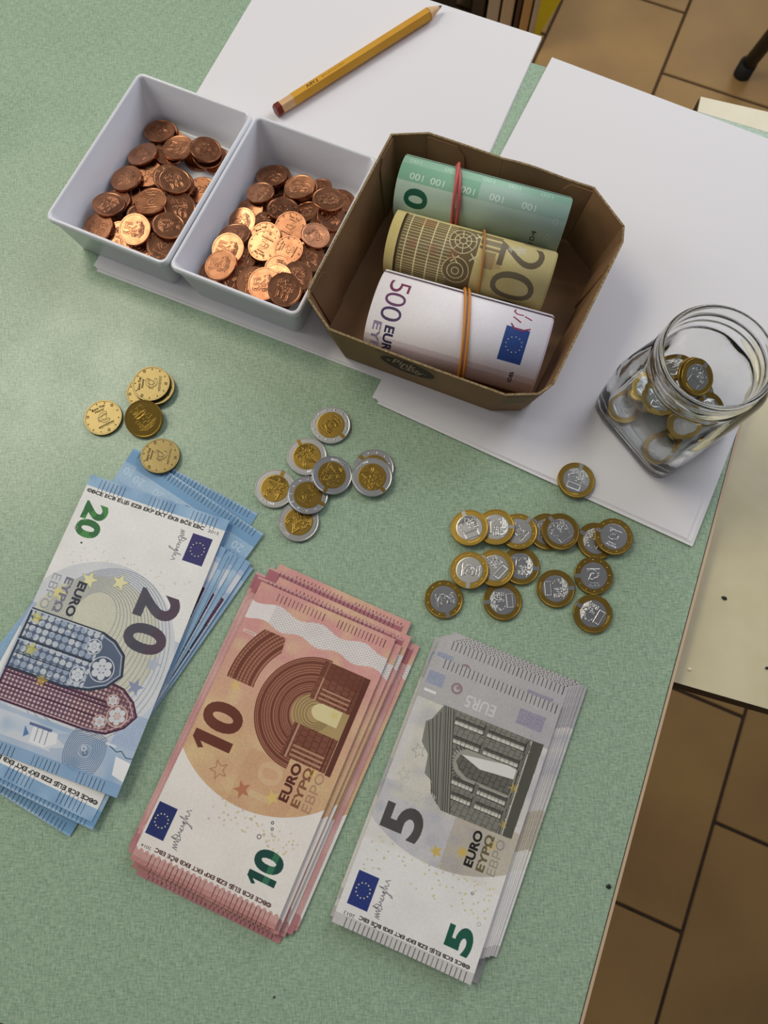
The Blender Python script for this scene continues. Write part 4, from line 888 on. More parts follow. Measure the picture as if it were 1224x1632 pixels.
def metal(name, col, dark, rough, kind=None, num='', tarn=.25):
    mt = new_mat(name, col, rough, 1.0); b = mt.node_tree.nodes['Principled BSDF']
    t = nd(mt, 'ShaderNodeTexCoord'); n = nd(mt, 'ShaderNodeTexNoise'); n.inputs['Scale'].default_value = 180; n.inputs['Detail'].default_value = 5
    oi = nd(mt, 'ShaderNodeObjectInfo'); ad = nd(mt, 'ShaderNodeVectorMath', operation='ADD'); lk(mt, t.outputs['Object'], ad.inputs[0]); lk(mt, oi.outputs['Random'], ad.inputs[1]); lk(mt, ad.outputs[0], n.inputs['Vector'])
    mx = nd(mt, 'ShaderNodeMix', data_type='RGBA'); mx.inputs[6].default_value = (*col, 1); mx.inputs[7].default_value = (*dark, 1)
    r = nd(mt, 'ShaderNodeMapRange'); r.inputs['From Min'].default_value = .35; r.inputs['From Max'].default_value = .75; r.inputs['To Max'].default_value = tarn * 2; lk(mt, n.outputs[0], r.inputs[0])
    m2 = nd(mt, 'ShaderNodeMath', operation='MULTIPLY_ADD'); lk(mt, oi.outputs['Random'], m2.inputs[0]); m2.inputs[1].default_value = tarn * 1.6; lk(mt, r.outputs[0], m2.inputs[2]); m2.use_clamp = True
    lk(mt, m2.outputs[0], mx.inputs[0])
    out = mx.outputs[2]
    if kind:
        im = nd(mt, 'ShaderNodeTexImage'); im.image = face_img(kind, num); im.extension = 'EXTEND'; im.interpolation = 'Cubic'
        bp = nd(mt, 'ShaderNodeBump'); bp.inputs['Strength'].default_value = 1; bp.inputs['Distance'].default_value = .0004; lk(mt, im.outputs[0], bp.inputs['Height']); lk(mt, bp.outputs[0], b.inputs['Normal'])
        gr = nd(mt, 'ShaderNodeMapRange'); gr.inputs['From Min'].default_value = .15; gr.inputs['From Max'].default_value = .45; gr.inputs['To Min'].default_value = .45; lk(mt, im.outputs[0], gr.inputs[0])
        m3 = nd(mt, 'ShaderNodeMix', data_type='RGBA', blend_type='MULTIPLY'); m3.inputs[0].default_value = 1; lk(mt, out, m3.inputs[6]); lk(mt, gr.outputs[0], m3.inputs[7]); out = m3.outputs[2]
    lk(mt, out, b.inputs['Base Color']); return mt
COPPER, COPPER_D = (.62, .29, .15), (.28, .11, .06); BRASS, BRASS_D = (.40, .26, .055), (.27, .17, .04); GOLD, GOLD_D = (.225, .175, .08), (.17, .13, .055); SILV, SILV_D = (.50, .50, .49), (.36, .36, .355); OLD, OLD_D = (.33, .21, .045), (.20, .13, .03)
_mm = {}
def mm(base, kind=None, num=''):
    k = (base, kind, num)
    if k not in _mm:
        c1, c2, r, tn = {'copper': (COPPER, COPPER_D, .27, .3), 'brass': (BRASS, BRASS_D, .33, .2), 'gold': (GOLD, GOLD_D, .36, .15), 'silver': (SILV, SILV_D, .30, .15), 'oldgold': (OLD, OLD_D, .33, .15)}[base]
        _mm[k] = metal('%s_%s%s' % (base, kind or 'plain', num), c1, c2, r, kind, num, tn)
    return _mm[k]
def lathe_mesh(name, prof, seg, mats, fm, R):
    """prof: (r, z) from bottom centre outwards and over to the top centre; fm: material slot per profile step"""
    V = []; UV = []; F_ = []; Fm = []; rows = []
    for r, z in prof:
        if r < 1e-6: rows.append([len(V)]); V.append((0, 0, z)); UV.append((.5, .5))
        else:
            rows.append(list(range(len(V), len(V) + seg)))
            for k in range(seg): a = 2 * math.pi * k / seg; V.append((r * math.cos(a), r * math.sin(a), z)); UV.append((.5 + r / R * .5 * math.cos(a), .5 + r / R * .5 * math.sin(a)))
    for i, (A, B) in enumerate(zip(rows, rows[1:])):
        for k in range(seg):
            k2 = (k + 1) % seg
            if len(A) == 1: f = (A[0], B[k2], B[k])
            elif len(B) == 1: f = (A[k], A[k2], B[0])
            else: f = (A[k], A[k2], B[k2], B[k])
            F_.append(f); Fm.append(fm[i])
    o = mesh_obj(name, V, F_, uvs=UV, mats=mats, fmat=Fm); o.data.polygons.foreach_set('use_smooth', [abs(p.normal.z) < .9 for p in o.data.polygons]); return o
TH = 2.0
_coin_mesh = {}
def solid_coin(name, R, base, kind, num):
    k = (base, R, kind, num)
    if k not in _coin_mesh:
        f = .25
        prof = [(0, .12), (R - 1.1, .12), (R - .9, 0), (R - .2, 0), (R, .25), (R, TH - .25), (R - .2, TH), (R - .9, TH), (R - 1.15, TH - .18), (0, TH - .18)]
        o = lathe_mesh(name, prof, 48, [mm(base), mm(base, kind, num)], [1, 0, 0, 0, 0, 0, 0, 0, 1], R)
        _coin_mesh[k] = o.data; bpy.data.objects.remove(o)
    o = bpy.data.objects.new(name, _coin_mesh[k]); COL.objects.link(o); return o
def bi_coin(name, R, ringm, corem, kind, num):
    """ring with a raised rim, a core disc, and the small bar that crosses the ring at +x"""
    k = (name, kind, num, ringm)
    root = empty(name)
    if k not in _coin_mesh:
        Rc = R * .70
        pr = [(Rc, .15), (R - .9, .15), (R - .7, 0), (R - .2, 0), (R, .25), (R, TH - .25), (R - .2, TH), (R - .7, TH), (R - .95, TH - .16), (Rc, TH - .16), (Rc, .15)]
        a = lathe_mesh('ring', pr, 48, [mm(ringm), mm(ringm, kind, num)], [1, 0, 0, 0, 0, 0, 0, 0, 1, 0], R)
        pc = [(0, .2), (Rc - .05, .2), (Rc - .05, TH - .26), (Rc - .4, TH - .22), (0, TH - .22)]
        b = lathe_mesh('core', pc, 40, [mm(corem), mm(corem, kind, num)], [1, 0, 0, 1], R)
        v, f = box(Rc - .6, -1.15, .3, R - .35, 1.15, TH + .02); c = mesh_obj('bar', v, f, mm(corem))
        _coin_mesh[k] = (a.data, b.data, c.data)
        for o in (a, b, c): bpy.data.objects.remove(o)
    for nm, me, cc in zip(('ring', 'core', 'bar'), _coin_mesh[k], (ringm, corem, corem)):
        o = bpy.data.objects.new(nm, me); COL.objects.link(o); o.parent = root
        o['label'] = {'ring': {'brass': 'brass-coloured ring', 'silver': 'silver-coloured ring'}, 'core': {'brass': 'brass-coloured centre', 'silver': 'silver-coloured centre', 'oldgold': 'dull gold-coloured centre'}, 'bar': {'brass': 'brass-coloured bar', 'silver': 'silver-coloured bar', 'oldgold': 'gold-coloured bar crossing the ring'}}[nm][cc]
    return root

class HM:
    """height map (mm) on which coins come to rest, one on another"""
    def __init__(s, x0, y0, x1, y1, st=.8, h0=0.0):
        s.x0, s.y0, s.st = x0, y0, st; s.H = np.full((int((y1 - y0) / st) + 1, int((x1 - x0) / st) + 1), float(h0))
        s.X = x0 + np.arange(s.H.shape[1]) * st; s.Y = y0 + np.arange(s.H.shape[0]) * st
    def fill_poly(s, pts, h):
        inside = np.zeros(s.H.shape, bool); n = len(pts)
        for (xa, ya), (xb, yb) in zip(pts, pts[1:] + pts[:1]):
            if ya == yb: continue
            c = ((ya > s.Y) != (yb > s.Y)); xi = (xb - xa) * (s.Y - ya) / (yb - ya) + xa; inside ^= (c[:, None] & (s.X[None] < xi[:, None]))
        s.H[inside] = np.maximum(s.H[inside], h)
    def rest(s, x, y, R, lim=.28, th=TH):
        i0 = int((x - R - s.x0) / s.st); i1 = int((x + R - s.x0) / s.st) + 2; j0 = int((y - R - s.y0) / s.st); j1 = int((y + R - s.y0) / s.st) + 2
        i0, j0 = max(i0, 0), max(j0, 0); sub = s.H[j0:j1, i0:i1]; X = s.X[i0:i1][None] - x + 0 * sub; Y = s.Y[j0:j1][:, None] - y + 0 * sub
        m_ = X * X + Y * Y < R * R; h = sub[m_]; px, py = X[m_], Y[m_]
        best = (1e9, 0, 0); ca = cb = 0.0; span = lim
        for it in range(4):
            g = np.linspace(-span, span, 9); Aa, Bb = np.meshgrid(np.clip(ca + g, -lim, lim), np.clip(cb + g, -lim, lim)); Aa, Bb = Aa.ravel(), Bb.ravel()
            z = (h[None] - Aa[:, None] * px[None] - Bb[:, None] * py[None]).max(1) + .002 * (Aa ** 2 + Bb ** 2)
            k = int(np.argmin(z)); 
            if z[k] < best[0]: best = (float(z[k]), float(Aa[k]), float(Bb[k]))
            ca, cb = best[1], best[2]; span *= .35
        z0, a, b = best; z0 += .04
        top = z0 + a * X + b * Y + th * math.sqrt(1 + a * a + b * b) + .03
        s.H[j0:j1, i0:i1] = np.where(m_, np.maximum(sub, top), sub)
        return z0, a, b
def place(o, x, y, z0, a, b, spin):
    n = Vector((-a, -b, 1)).normalized(); q = Vector((0, 0, 1)).rotation_difference(n)
    o.rotation_mode = 'QUATERNION'; o.rotation_quaternion = q @ Matrix.Rotation(spin, 3, 'Z').to_quaternion()
    o.location = P(x, y, z0)
def img_dir(u, v, du, dv, z=0):
    x0, y0 = at(u, v, z); x1, y1 = at(u + du * .2, v + dv * .2, z); return math.atan2(y1 - y0, x1 - x0)
def drop(hm, o, u, v, R, spin, lim=.28, clampf=None):
    z = 3.0
    for _ in range(2):
        x, y = at(u, v, z)
        if clampf: x, y = clampf(x, y)
        H0 = hm.H.copy(); z0, a, b = hm.rest(x, y, R, lim); hm_new = hm.H; hm.H = H0; z = z0 + TH
    hm.H = hm_new
    place(o, x, y, z0, a, b, spin); o['_z'] = 0; del o['_z']
    return z0

# --- height map of the open table with the papers on it
TM = HM(-260, -170, 330, 420)
def rect_pts(cx, cy, w_, h_, ang): c_, s_ = math.cos(ang), math.sin(ang); return [(cx + x * c_ - y * s_, cy + x * s_ + y * c_) for x, y in ((-w_ / 2, -h_ / 2), (w_ / 2, -h_ / 2), (w_ / 2, h_ / 2), (-w_ / 2, h_ / 2))]
TM.fill_poly(rect_pts(*A2[:2], 210, 297, A2[2]), PAPER_TOP2)

# ------------------------------------------------------------------ stacks of notes
def note_at(name, Wn, Ln, mats, cx, cy, ang, z, label, group, curl=(0, 0, 0, 0), bend=0.0, bmap=True):
    o = note_mesh(name, Wn, Ln, mats, curl=curl, bend=bend); o.location = P(cx, cy, z); o.rotation_euler = (0, 0, ang); tag(o, label, 'banknote', group)
    if bmap: TM.fill_poly(rect_pts(cx, cy, Wn, Ln, ang), z + .3)
    return o
DZ = .42
# offsets (mm, right and up along the top note; rotation) from the topmost note downwards; f = face up / b = back up
def off(cx, cy, ang, du, dv): return cx + du * math.cos(ang) - dv * math.sin(ang), cy + du * math.sin(ang) + dv * math.cos(ang)
def stack(name, Wn, Ln, base, Z, lst, group, fmat, bmat, flip=0.0):
    cx, cy, ang = base; n = len(lst)
    for k in range(n - 1, -1, -1):
        du, dv, da, face, label = lst[k]; x, y = off(cx, cy, ang, du, dv)
        # turn about the lower end of the note, as a fanned stack does
        x, y = x + (-math.sin(ang + da) + math.sin(ang)) * Ln / 2, y + (math.cos(ang + da) - math.cos(ang)) * Ln / 2
        mats = (fmat, bmat, PAPER) if face in 'fr' else (bmat, fmat, PAPER)
        a2 = ang + da + (math.pi if face in 'rB' else 0) + flip
        note_at(name, Wn, Ln, mats, x, y, a2, Z - k * DZ, label, group, curl=((.6, 2.0, 1.4, .8) if k == 0 else (0, 0, 0, 0)), bend=(.9 if k == 0 else 0))
G5, G10, G20 = 'grey five euro notes in the right-hand stack', 'pink ten euro notes in the middle stack', 'blue twenty euro notes in the left-hand stack'
nm = 'banknote'
S5 = [(0, 0, 0, 'f', 'top note of the grey stack, showing the temple front and the large 5')]
for k, (du, dv, da, lab) in enumerate((
    (.3, 11.4, -.003, 'second note of the grey stack, its striped end showing widest above the top note'),
    (1.7, 12.6, -.004, 'third note of the grey stack, a thin band of stripes above the second'),
    (2.9, 13.3, -.006, 'fourth grey note down, its end just right of and above the third'),
    (4.1, 14.2, -.006, 'fifth grey note down, edge of its striped end showing'),
    (5.3, 14.7, -.008, 'sixth grey note down, edge of its striped end showing'),
    (6.3, 15.5, -.007, 'seventh grey note down, thin edge at the upper right'),
    (7.4, 15.9, -.009, 'eighth grey note down, thin edge at the upper right'),
    (5.8, 16.6, -.002, 'grey note near the bottom of the stack, uppermost corner at the top left'),
    (9.2, 16.0, -.012, 'grey note reaching furthest to the right of its stack'),
    (-1.8, 10.5, .002, 'grey note low in the stack, peeping out along the left edge'),
    (-1.5, 0.6, -.010, 'grey note low in the stack, its lower left corner showing'),
    (4.6, .3, -.006, 'lowest grey note, beige strip showing beside the lower right corner'))):
    S5.append((du, dv, da, 'f' if k != 11 else 'b', lab))
stack(nm, 76.9, 147.6, (34.9, -53.3, -.39), 5.4, S5, G5, M5, B5)
S10 = [(0, 0, 0, 'f', 'top note of the pink stack, showing the arches and the large 10')]
for k, (du, dv, da, face, lab) in enumerate((
    (2.6, -1.6, -.012, 'f', 'second pink note, pink edge showing right of the lower end of the top note'),
    (-2.8, 2.5, .004, 'b', 'pink note peeping out at the upper left of its stack under the top note'),
    (3.5, 2.2, -.004, 'b', 'pink note with a thin band showing just above the top note'),
    (4.2, 6.0, -.022, 'f', 'pink note with its striped end showing in the middle of the fan at the top'),
    (-1.6, 9.6, -.012, 'b', 'dark magenta back-up note showing a broad band at the top of the pink stack'),
    (-4.2, 4.8, .012, 'b', 'brownish pink note sticking out furthest at the upper left of its stack'),
    (1.8, 13.5, -.016, 'f', 'pink note reaching furthest up, its striped end with a folded corner at the right'),
    (6.4, -2.2, -.010, 'f', 'pink note with its corner showing right of the second note at the lower end'),
    (9.4, .2, -.012, 'b', 'magenta note low in the pink stack, bright at the lower right'),
    (11.0, 3.0, -.020, 'f', 'pink note reaching furthest to the right at the lower end'),
    (1.5, -4.5, .004, 'f', 'pink note showing under the lower left corner of the top note'),
    (5.2, -7.0, .002, 'b', 'lowest pink note, bright pink corner at the lower left'))):
    S10.append((du, dv, da, face, lab))
stack(nm, 85.0, 161.6, (-64.9, -19.3, -.41), 5.4, S10, G10, M10, B10)
# blue stack: placed by the corners seen in the photograph (upper right corner of each sheet, level, direction)
def by_corner(u, v, z, ang, corner): 
    x, y = at(u, v, z); Wn, Ln = 89.5, 164.0; dx, dy = {'tr': (-.5, -.5), 'tl': (.5, -.5), 'br': (-.5, .5)}[corner]; dx *= Wn; dy *= Ln
    return x + dx * math.cos(ang) - dy * math.sin(ang), y + dx * math.sin(ang) + dy * math.cos(ang)
blues = [  # lowest first
    (214, 714, .3, -.50, 'tl', 'b', 'lowest blue note, its blue corner sticking out at the top beside the gold coin'),
    (111, 1334, .8, -.50, 'br', 'B', 'blue note whose end sticks out furthest at the lower left of the stack'),
    (404, 906, 1.3, -.575, 'tr', 'B', 'blue note fanned out to the right, nearest to the pink stack'),
    (420, 851, 1.8, -.585, 'tr', 'b', 'blue note with the corner that sticks out furthest to the right'),
    (400, 897, 2.3, -.555, 'tr', 'f', 'blue note fanned out to the right, with a pale edge'),
    (392, 889, 2.7, -.52, 'tr', 'B', 'blue note with a pale band along the right of the fan'),
    (380, 886, 3.1, -.47, 'tr', 'f', 'blue note in the fan with a blue edge near the top note'),
    (372, 884, 3.5, -.445, 'tr', 'B', 'blue note edge close beside the top note at the right'),
    (365, 886, 3.9, -.415, 'tr', 'B', 'blue note second from the top, dark blue edge beside the top note'),
    (146, 1310, 4.3, -.41, 'br', 'f', 'second blue note at the lower end, showing a row of black bank initials')]
for u, v, z, ang, cn, face, lab in blues:
    x, y = by_corner(u, v, z, ang, cn); mats = (M20, B20, PAPER) if face in 'fr' else (B20, M20, PAPER)
    note_at(nm, 89.5, 164.0, mats, x, y, ang + (math.pi if face == 'B' else 0), z, lab, G20)
note_at(nm, 89.7, 163.8, (M20, B20, PAPER), -161.4, 46.0, -.33 + math.pi, 4.75, 'top note of the blue stack, showing gothic windows and the large 20', G20, bend=1.3, curl=(.5, 1.8, 2.2, .4))

# --- coins on the table
GT = 'toy euro coins lying loose on the table'
def two(u, v, num, bx, by, label):
    o = bi_coin('two_euro_coin', 12.45, 'silver', 'oldgold', 'bi' + ('2' if num else 'toy'), '2' if num else ''); tag(o, label, 'coin', 'two euro toy coins on the green table')
    drop(TM, o, u, v, 12.45, img_dir(u, v, bx, by))
def one(u, v, num, bx, by, label):
    o = bi_coin('one_euro_coin', 11.33, 'brass', 'silver', 'bi' + ('1' if num else 'toy'), '1' if num else ''); tag(o, label, 'coin', 'one euro toy coins on the green table')
    drop(TM, o, u, v, 11.33, img_dir(u, v, bx, by))
two(527, 677, 0, 80, 75, 'uppermost silver-ringed two euro coin, lying apart with a shiny ring')
two(489, 727, 1, -60, -110, 'silver-ringed coin just below the uppermost one, partly under its right neighbour')
two(438, 778, 1, 60, -115, 'leftmost silver-ringed two euro coin, its 2 reading sideways')
two(596, 746, 0, -70, -60, 'silver-ringed coin mostly hidden under the rightmost one')
two(476, 831, 1, 100, -60, 'lowest silver-ringed two euro coin of the cluster')
two(490, 789, 0, 100, 60, 'silver-ringed coin in the middle of the cluster, covering three neighbours')
two(528.5, 757, 1, -45, 105, 'silver-ringed coin with a clear 2, left of the overlapping pair on the right')
two(593, 760, 1, 80, 95, 'rightmost silver-ringed two euro coin, on top of another')
one(918.6, 765, 1, 28, -77, 'brass-ringed coin resting on the edge of the white paper')
one(872, 847, 1, -60, -50, 'brass-ringed coin almost hidden under the fourth of the top row')
one(950, 862, 1, -50, -30, 'brass-ringed coin partly hidden at the upper right of the group')
one(830, 902, 1, 60, 10, 'brass-ringed coin at the right of the overlapping middle row')
one(827, 847, 0, 55, -60, 'brass-ringed coin, third from the left in the top row')
one(801.5, 958, 1, -85, 5, 'brass-ringed coin in the bottom row, between the lowest left and lower right coins')
one(791, 840, 1, 80, 3, 'brass-ringed coin, second from the left in the top row')
one(749, 841, 1, -28, -72, 'brass-ringed coin at the left end of the top row')
one(893.7, 847, 1, -50, -65, 'brass-ringed coin on top of a hidden one, right of the middle of the top row')
one(978.5, 855, 0, -80, -35, 'brass-ringed coin furthest to the right, on top of another')
one(790, 905, 1, -50, -45, 'brass-ringed coin in the centre of the overlapping middle row')
one(749, 908.7, 0, -8, 80, 'brass-ringed coin at the left of the middle row, euro-sign side up')
one(707.5, 955, 0, 20, 80, 'brass-ringed coin furthest to the lower left, euro-sign side up')
one(886, 938, 1, 85, -3, 'brass-ringed coin left of the coin below the right-hand pair')
one(946.5, 917, 0, -85, 0, 'brass-ringed coin below the right-hand pair, euro-sign side up')
one(944.4, 978, 1, -78, -48, 'lowest brass-ringed one euro coin, at the bottom right of the group')
def gold(u, v, kind, num, dark, ux_, uy_, label, z=None, tilt=None):
    o = solid_coin('fifty_cent_coin', 11.91, 'oldgold' if dark else 'gold', kind, num); tag(o, label, 'coin', 'gold-coloured toy coins at the left')  # dark swaps the metal colour, standing in for one coin's dim reflection
    if tilt is None: drop(TM, o, u, v, 11.91, img_dir(u, v, ux_, uy_))
    else:
        x, y = at(u, v, z + TH); place(o, x, y, z, *tilt, img_dir(u, v, ux_, uy_))
gold(164, 665, 'toy', '', 0, 60, -30, 'pale gold coin at the far left, euro-sign side with clear lettering')
gold(231, 625, 'toy', '', 0, 60, -40, 'gold coin mostly hidden under the upper pair, its left rim showing')
gold(248, 617, 'toy', '', 0, 30, 60, 'gold coin under the uppermost one, its right rim showing')
gold(240.4, 611, 'toy', '', 0, 6, -60, 'uppermost gold coin, on top of two others')
gold(228.5, 666, 'num', '50', 1, 40, 50, 'dark gold coin in the middle of the gold ones, in shade')
gold(254.7, 726.5, 'toy', '', 0, 12, -60, 'gold coin lying on the upper end of the blue notes')
# ------------------------------------------------------------------ copper coins in the trays
CR = {'5': 10.6, '2': 9.4, '1': 8.3}
def in_tray(tr):
    c, wx, wy, ang = tr; c_, s_ = math.cos(ang), math.sin(ang)
    def clampf(R):
        def f(x, y):
            dx, dy = x - c.x, y - c.y; lx, ly = dx * c_ + dy * s_, -dx * s_ + dy * c_
            mx, my = wx - 7.2 - R, wy - 7.2 - R; lx = min(max(lx, -mx), mx); ly = min(max(ly, -my), my)
            return c.x + lx * c_ - ly * s_, c.y + lx * s_ + ly * c_
        return f
    return clampf
def fill_tray(tr, hidden, coins, pre, group):
    c, wx, wy, ang = tr; hm = HM(c.x - 90, c.y - 90, c.x + 90, c.y + 90, h0=PAPER_TOP1 + 2.0); cf = in_tray(tr)
    for u, v, sz in hidden:
        o = solid_coin('copper_coin', CR[sz], 'copper', 'num' if random.random() < .6 else 'toy', sz if True else ''); tag(o, 'copper coin low in the %s, mostly buried' % pre, 'coin', group)
        drop(hm, o, u, v, CR[sz], random.uniform(0, 6.28), clampf=cf(CR[sz]))
    for u, v, sz, kind, spin, lab in coins:
        o = solid_coin('copper_coin', CR[sz], 'copper', kind, sz if kind == 'num' else ''); tag(o, 'coin in the %s, %s' % (pre, lab), 'coin', group)
        drop(hm, o, u, v, CR[sz], math.radians(spin), lim=.22, clampf=cf(CR[sz]))
def zl(x, y): return 40 + x * .3268, 80 + y * .3268
def zr(x, y): return 240 + x * .3105, 160 + y * .3105
HL = [(*zl(x, y), '5') for x, y in ((700, 440), (560, 560), (640, 640), (520, 700), (620, 780), (430, 800), (850, 520), (700, 620), (600, 880), (760, 860), (490, 930), (400, 880))]
LT = [
 (660, 398, 'num', 200, 'almost hidden under the uppermost one'), (705, 512, 'toy', 40, 'its lower rim showing under the bright coin near the top'), (925, 530, 'num', 10, 'at the right, rim showing beside the right-hand wall'),
 (885, 503, 'toy', 80, 'just under the coin at the upper right'), (595, 600, 'num', 60, 'bright, beside the half-shaded coin at the left'), (565, 505, 'num', 130, 'dark and tilted, second from the top at the left'),
 (690, 600, 'toy', 0, 'dark, wedged left of the middle pair'), (850, 650, 'toy', 90, 'alone against the right-hand wall'), (740, 640, 'num', 30, 'under the coin with the big 5 in the middle'),
 (485, 700, 'num', 90, 'rim showing between the left-hand coins'), (440, 742, 'num', 70, 'just under the tilted coin half way down the left'), (745, 750, 'num', 100, 'lying flat below the middle pair, partly hidden'),
 (540, 960, 'toy', 20, 'lowest, against the front wall'), (460, 900, 'num', 110, 'bright, partly hidden in the lower left'), (665, 942, 'toy', -20, 'bright, euro-sign side, in the lower right corner'),
 (345, 880, 'num', 150, 'furthest to the lower left, half in shade'), (570, 800, 'num', 200, 'mostly hidden under the lower middle coins'),
 (640, 388, 'num', 140, 'uppermost, half in shade'), (745, 472, 'num', -20, 'bright, right of the uppermost one'), (878, 480, 'num', 170, 'on top of the little pile at the upper right'),
 (490, 618, 'num', 20, 'half bright and half in shade, at the left'), (725, 630, 'num', 120, 'in the middle, its big digit upside down'), (410, 758, 'num', 60, 'tilted against the left-hand wall, half way down'),
 (607, 722, 'toy', 0, 'bright, euro-sign side with lettering, in the centre'), (685, 830, 'num', 190, 'bright, right of the lower middle'), (530, 862, 'num', -10, 'dark, on top in the lower middle')]
fill_tray(TRL, HL, [(*zl(x, y), '5', k, s_, lab) for x, y, k, s_, lab in LT], 'left tray', 'copper toy coins in the left tray')
HR = [(*zr(x, y), s_) for x, y, s_ in ((650, 450, '5'), (760, 480, '5'), (900, 500, '2'), (600, 560, '5'), (700, 600, '5'), (820, 620, '5'), (520, 640, '5'), (640, 700, '5'), (760, 700, '5'), (850, 740, '5'), (480, 760, '5'), (560, 800, '5'), (680, 820, '5'), (780, 850, '5'), (420, 850, '5'), (520, 900, '5'), (620, 940, '5'), (720, 920, '5'), (380, 900, '5'), (460, 960, '2'), (640, 1000, '5'), (900, 620, '5'), (950, 540, '2'))]
RT = [
 (640, 392, '5', 'num', 200, 'under the uppermost one at the top left'), (870, 450, '1', 'num', 30, 'small, at the top against the back wall'), (980, 500, '2', 'num', 50, 'dark, at the far upper right beside the punnet'),
 (780, 452, '5', 'toy', 40, 'under the coin left of the small one at the top'), (580, 555, '1', 'num', 10, 'small, low between the upper left coins'), (800, 562, '2', 'num', 10, 'bright strip with stars in the upper right hollow'),
 (510, 562, '2', 'toy', 10, 'pale, half bright at the upper left'), (590, 625, '2', 'toy', 0, 'low in the upper middle, partly hidden'), (895, 655, '5', 'num', 80, 'dark, just under the small bright one at the right'),
 (930, 602, '2', 'num', 0, 'bright with fine lines at the right'), (790, 740, '1', 'num', 0, 'small, low at the right of the middle'), (560, 830, '2', 'num', 0, 'low in the lower middle'), (470, 815, '2', 'toy', 80, 'bright, standing at a slant in the lower left'),
 (745, 822, '2', 'toy', 20, 'small strip showing low at the right'), (775, 960, '2', 'num', 20, 'lowest of the pile at the right of the front'), (465, 960, '2', 'toy', 30, 'low near the front wall, partly hidden'), (290, 895, '5', 'num', 30, 'furthest to the lower left, dark'),
 (430, 940, '2', 'num', 30, 'bright, at the front left of the middle'), (835, 800, '2', 'num', 100, 'dark, against the right-hand wall'),
 (622, 388, '5', 'num', 150, 'uppermost at the top left, dark'), (765, 440, '5', 'num', 160, 'left of the small one at the top'), (565, 480, '2', 'num', 60, 'dark, just below the uppermost one'), (915, 542, '5', 'num', 20, 'large and bright at the upper right'),
 (675, 545, '5', 'toy', 100, 'large with a shiny patch, in the upper middle'), (470, 612, '2', 'num', 10, 'dark, at the left edge of the heap'), (720, 652, '5', 'toy', -30, 'bright, euro-sign side, right of the centre'), (840, 670, '2', 'num', 30, 'small and bright with a 1, right of the centre'),
 (585, 690, '5', 'toy', 20, 'its upper rim showing behind the large one in the centre'), (430, 695, '5', 'num', 10, 'dark with a bright lower rim, at the left'), (580, 728, '5', 'toy', 150, 'large, in the centre of the heap'), (710, 760, '2', 'toy', 60, 'bright, just below and right of the centre'),
 (400, 765, '5', 'num', -20, 'striped with light at its right side, at the left'), (655, 850, '2', 'num', 40, 'with fine stripes, above the large 2 at the front'), (360, 840, '5', 'num', -10, 'dark, on top at the lower left'), (520, 905, '5', 'num', 80, 'dark, on top left of the large 2'),
 (775, 895, '2', 'num', 100, 'bright, on the pile at the right of the front'), (645, 915, '5', 'num', -10, 'large, showing a 2, on top at the front'), (550, 1000, '5', 'num', 0, 'against the front wall in the middle'), (705, 1030, '5', 'num', 70, 'in the front right corner')]
fill_tray(TRR, HR, [(*zr(x, y), sz, k, s_, lab) for x, y, sz, k, s_, lab in RT], 'right tray', 'copper toy coins in the right tray')

# ------------------------------------------------------------------ glass jar with coins
JC = Vector((173.8, 175.2)); JA = math.radians(34.8); JS = 33.5
GLASS = new_mat('clear_glass', (.97, .99, .985), .0, spec=.5); GLASS.node_tree.nodes['Principled BSDF'].inputs['Transmission Weight'].default_value = 1; GLASS.node_tree.nodes['Principled BSDF'].inputs['IOR'].default_value = 1.46
def jar():
    z0 = PAPER_TOP2 + .05; n = 72
    def ring_(h, s_, p):      # s_: half size, p: exponent (2 = circle, large = square)
        out = []
        for k in range(n):
            a = 2 * math.pi * (k + .5) / n; ca, sa = math.cos(a), math.sin(a); r = s_ / (abs(ca) ** p + abs(sa) ** p) ** (1 / p); out.append((r * ca, r * sa, h))
        return out
    outer = [(0.9, 8, 4), (0.4, 22, 5), (0.0, 29, 6), (0.8, 31.8, 6.5), (3.0, 33.0, 7), (10, 33.4, 7), (30, 33.5, 7), (46, 33.4, 7), (51, 32.8, 6), (55, 31.6, 4.8), (58, 30.3, 3.4), (60, 29.6, 2.5), (62, 29.3, 2), (64, 29.6, 2), (65, 30.8, 2), (66.2, 31.2, 2), (67.4, 30.4, 2), (69, 29.7, 2), (70.5, 30.5, 2), (71.6, 30.9, 2), (72.8, 30.2, 2), (75, 29.7, 2), (77.5, 29.7, 2), (79, 30.3, 2), (80.6, 30.4, 2), (81.6, 29.8, 2), (82, 28.9, 2)]
    inner = [(81.6, 28.0, 2), (80.2, 27.5, 2), (76, 27.3, 2), (66, 27.2, 2), (61, 27.3, 2), (58, 28.0, 3), (54, 29.4, 4.4), (50, 30.4, 5.4), (44, 30.8, 6.4), (10, 30.7, 6.4), (6, 29.9, 6), (4.4, 27, 5), (4.2, 16, 4), (4.4, 6, 3)]
    V = []; F_ = []
    for h, s_, p in outer + inner: V += ring_(h, s_, p)
    m_ = len(outer) + len(inner)
    for i in range(m_ - 1):
        for k in range(n): F_.append((i * n + k, i * n + (k + 1) % n, (i + 1) * n + (k + 1) % n, (i + 1) * n + k))
    V.append((0, 0, outer[0][0])); V.append((0, 0, 4.6)); a, b = len(V) - 2, len(V) - 1
    for k in range(n): F_.append((k, a, (k + 1) % n)); F_.append(((m_ - 1) * n + k, (m_ - 1) * n + (k + 1) % n, b))
    o = fixn(mesh_obj('glass_jar', V, F_, GLASS, smooth=True)); o.location = P(JC.x, JC.y, z0); o.rotation_euler = (0, 0, JA)
    tag(o, 'open square glass jar with a round threaded neck, holding brass-ringed coins', 'jar'); return z0
jz = jar()
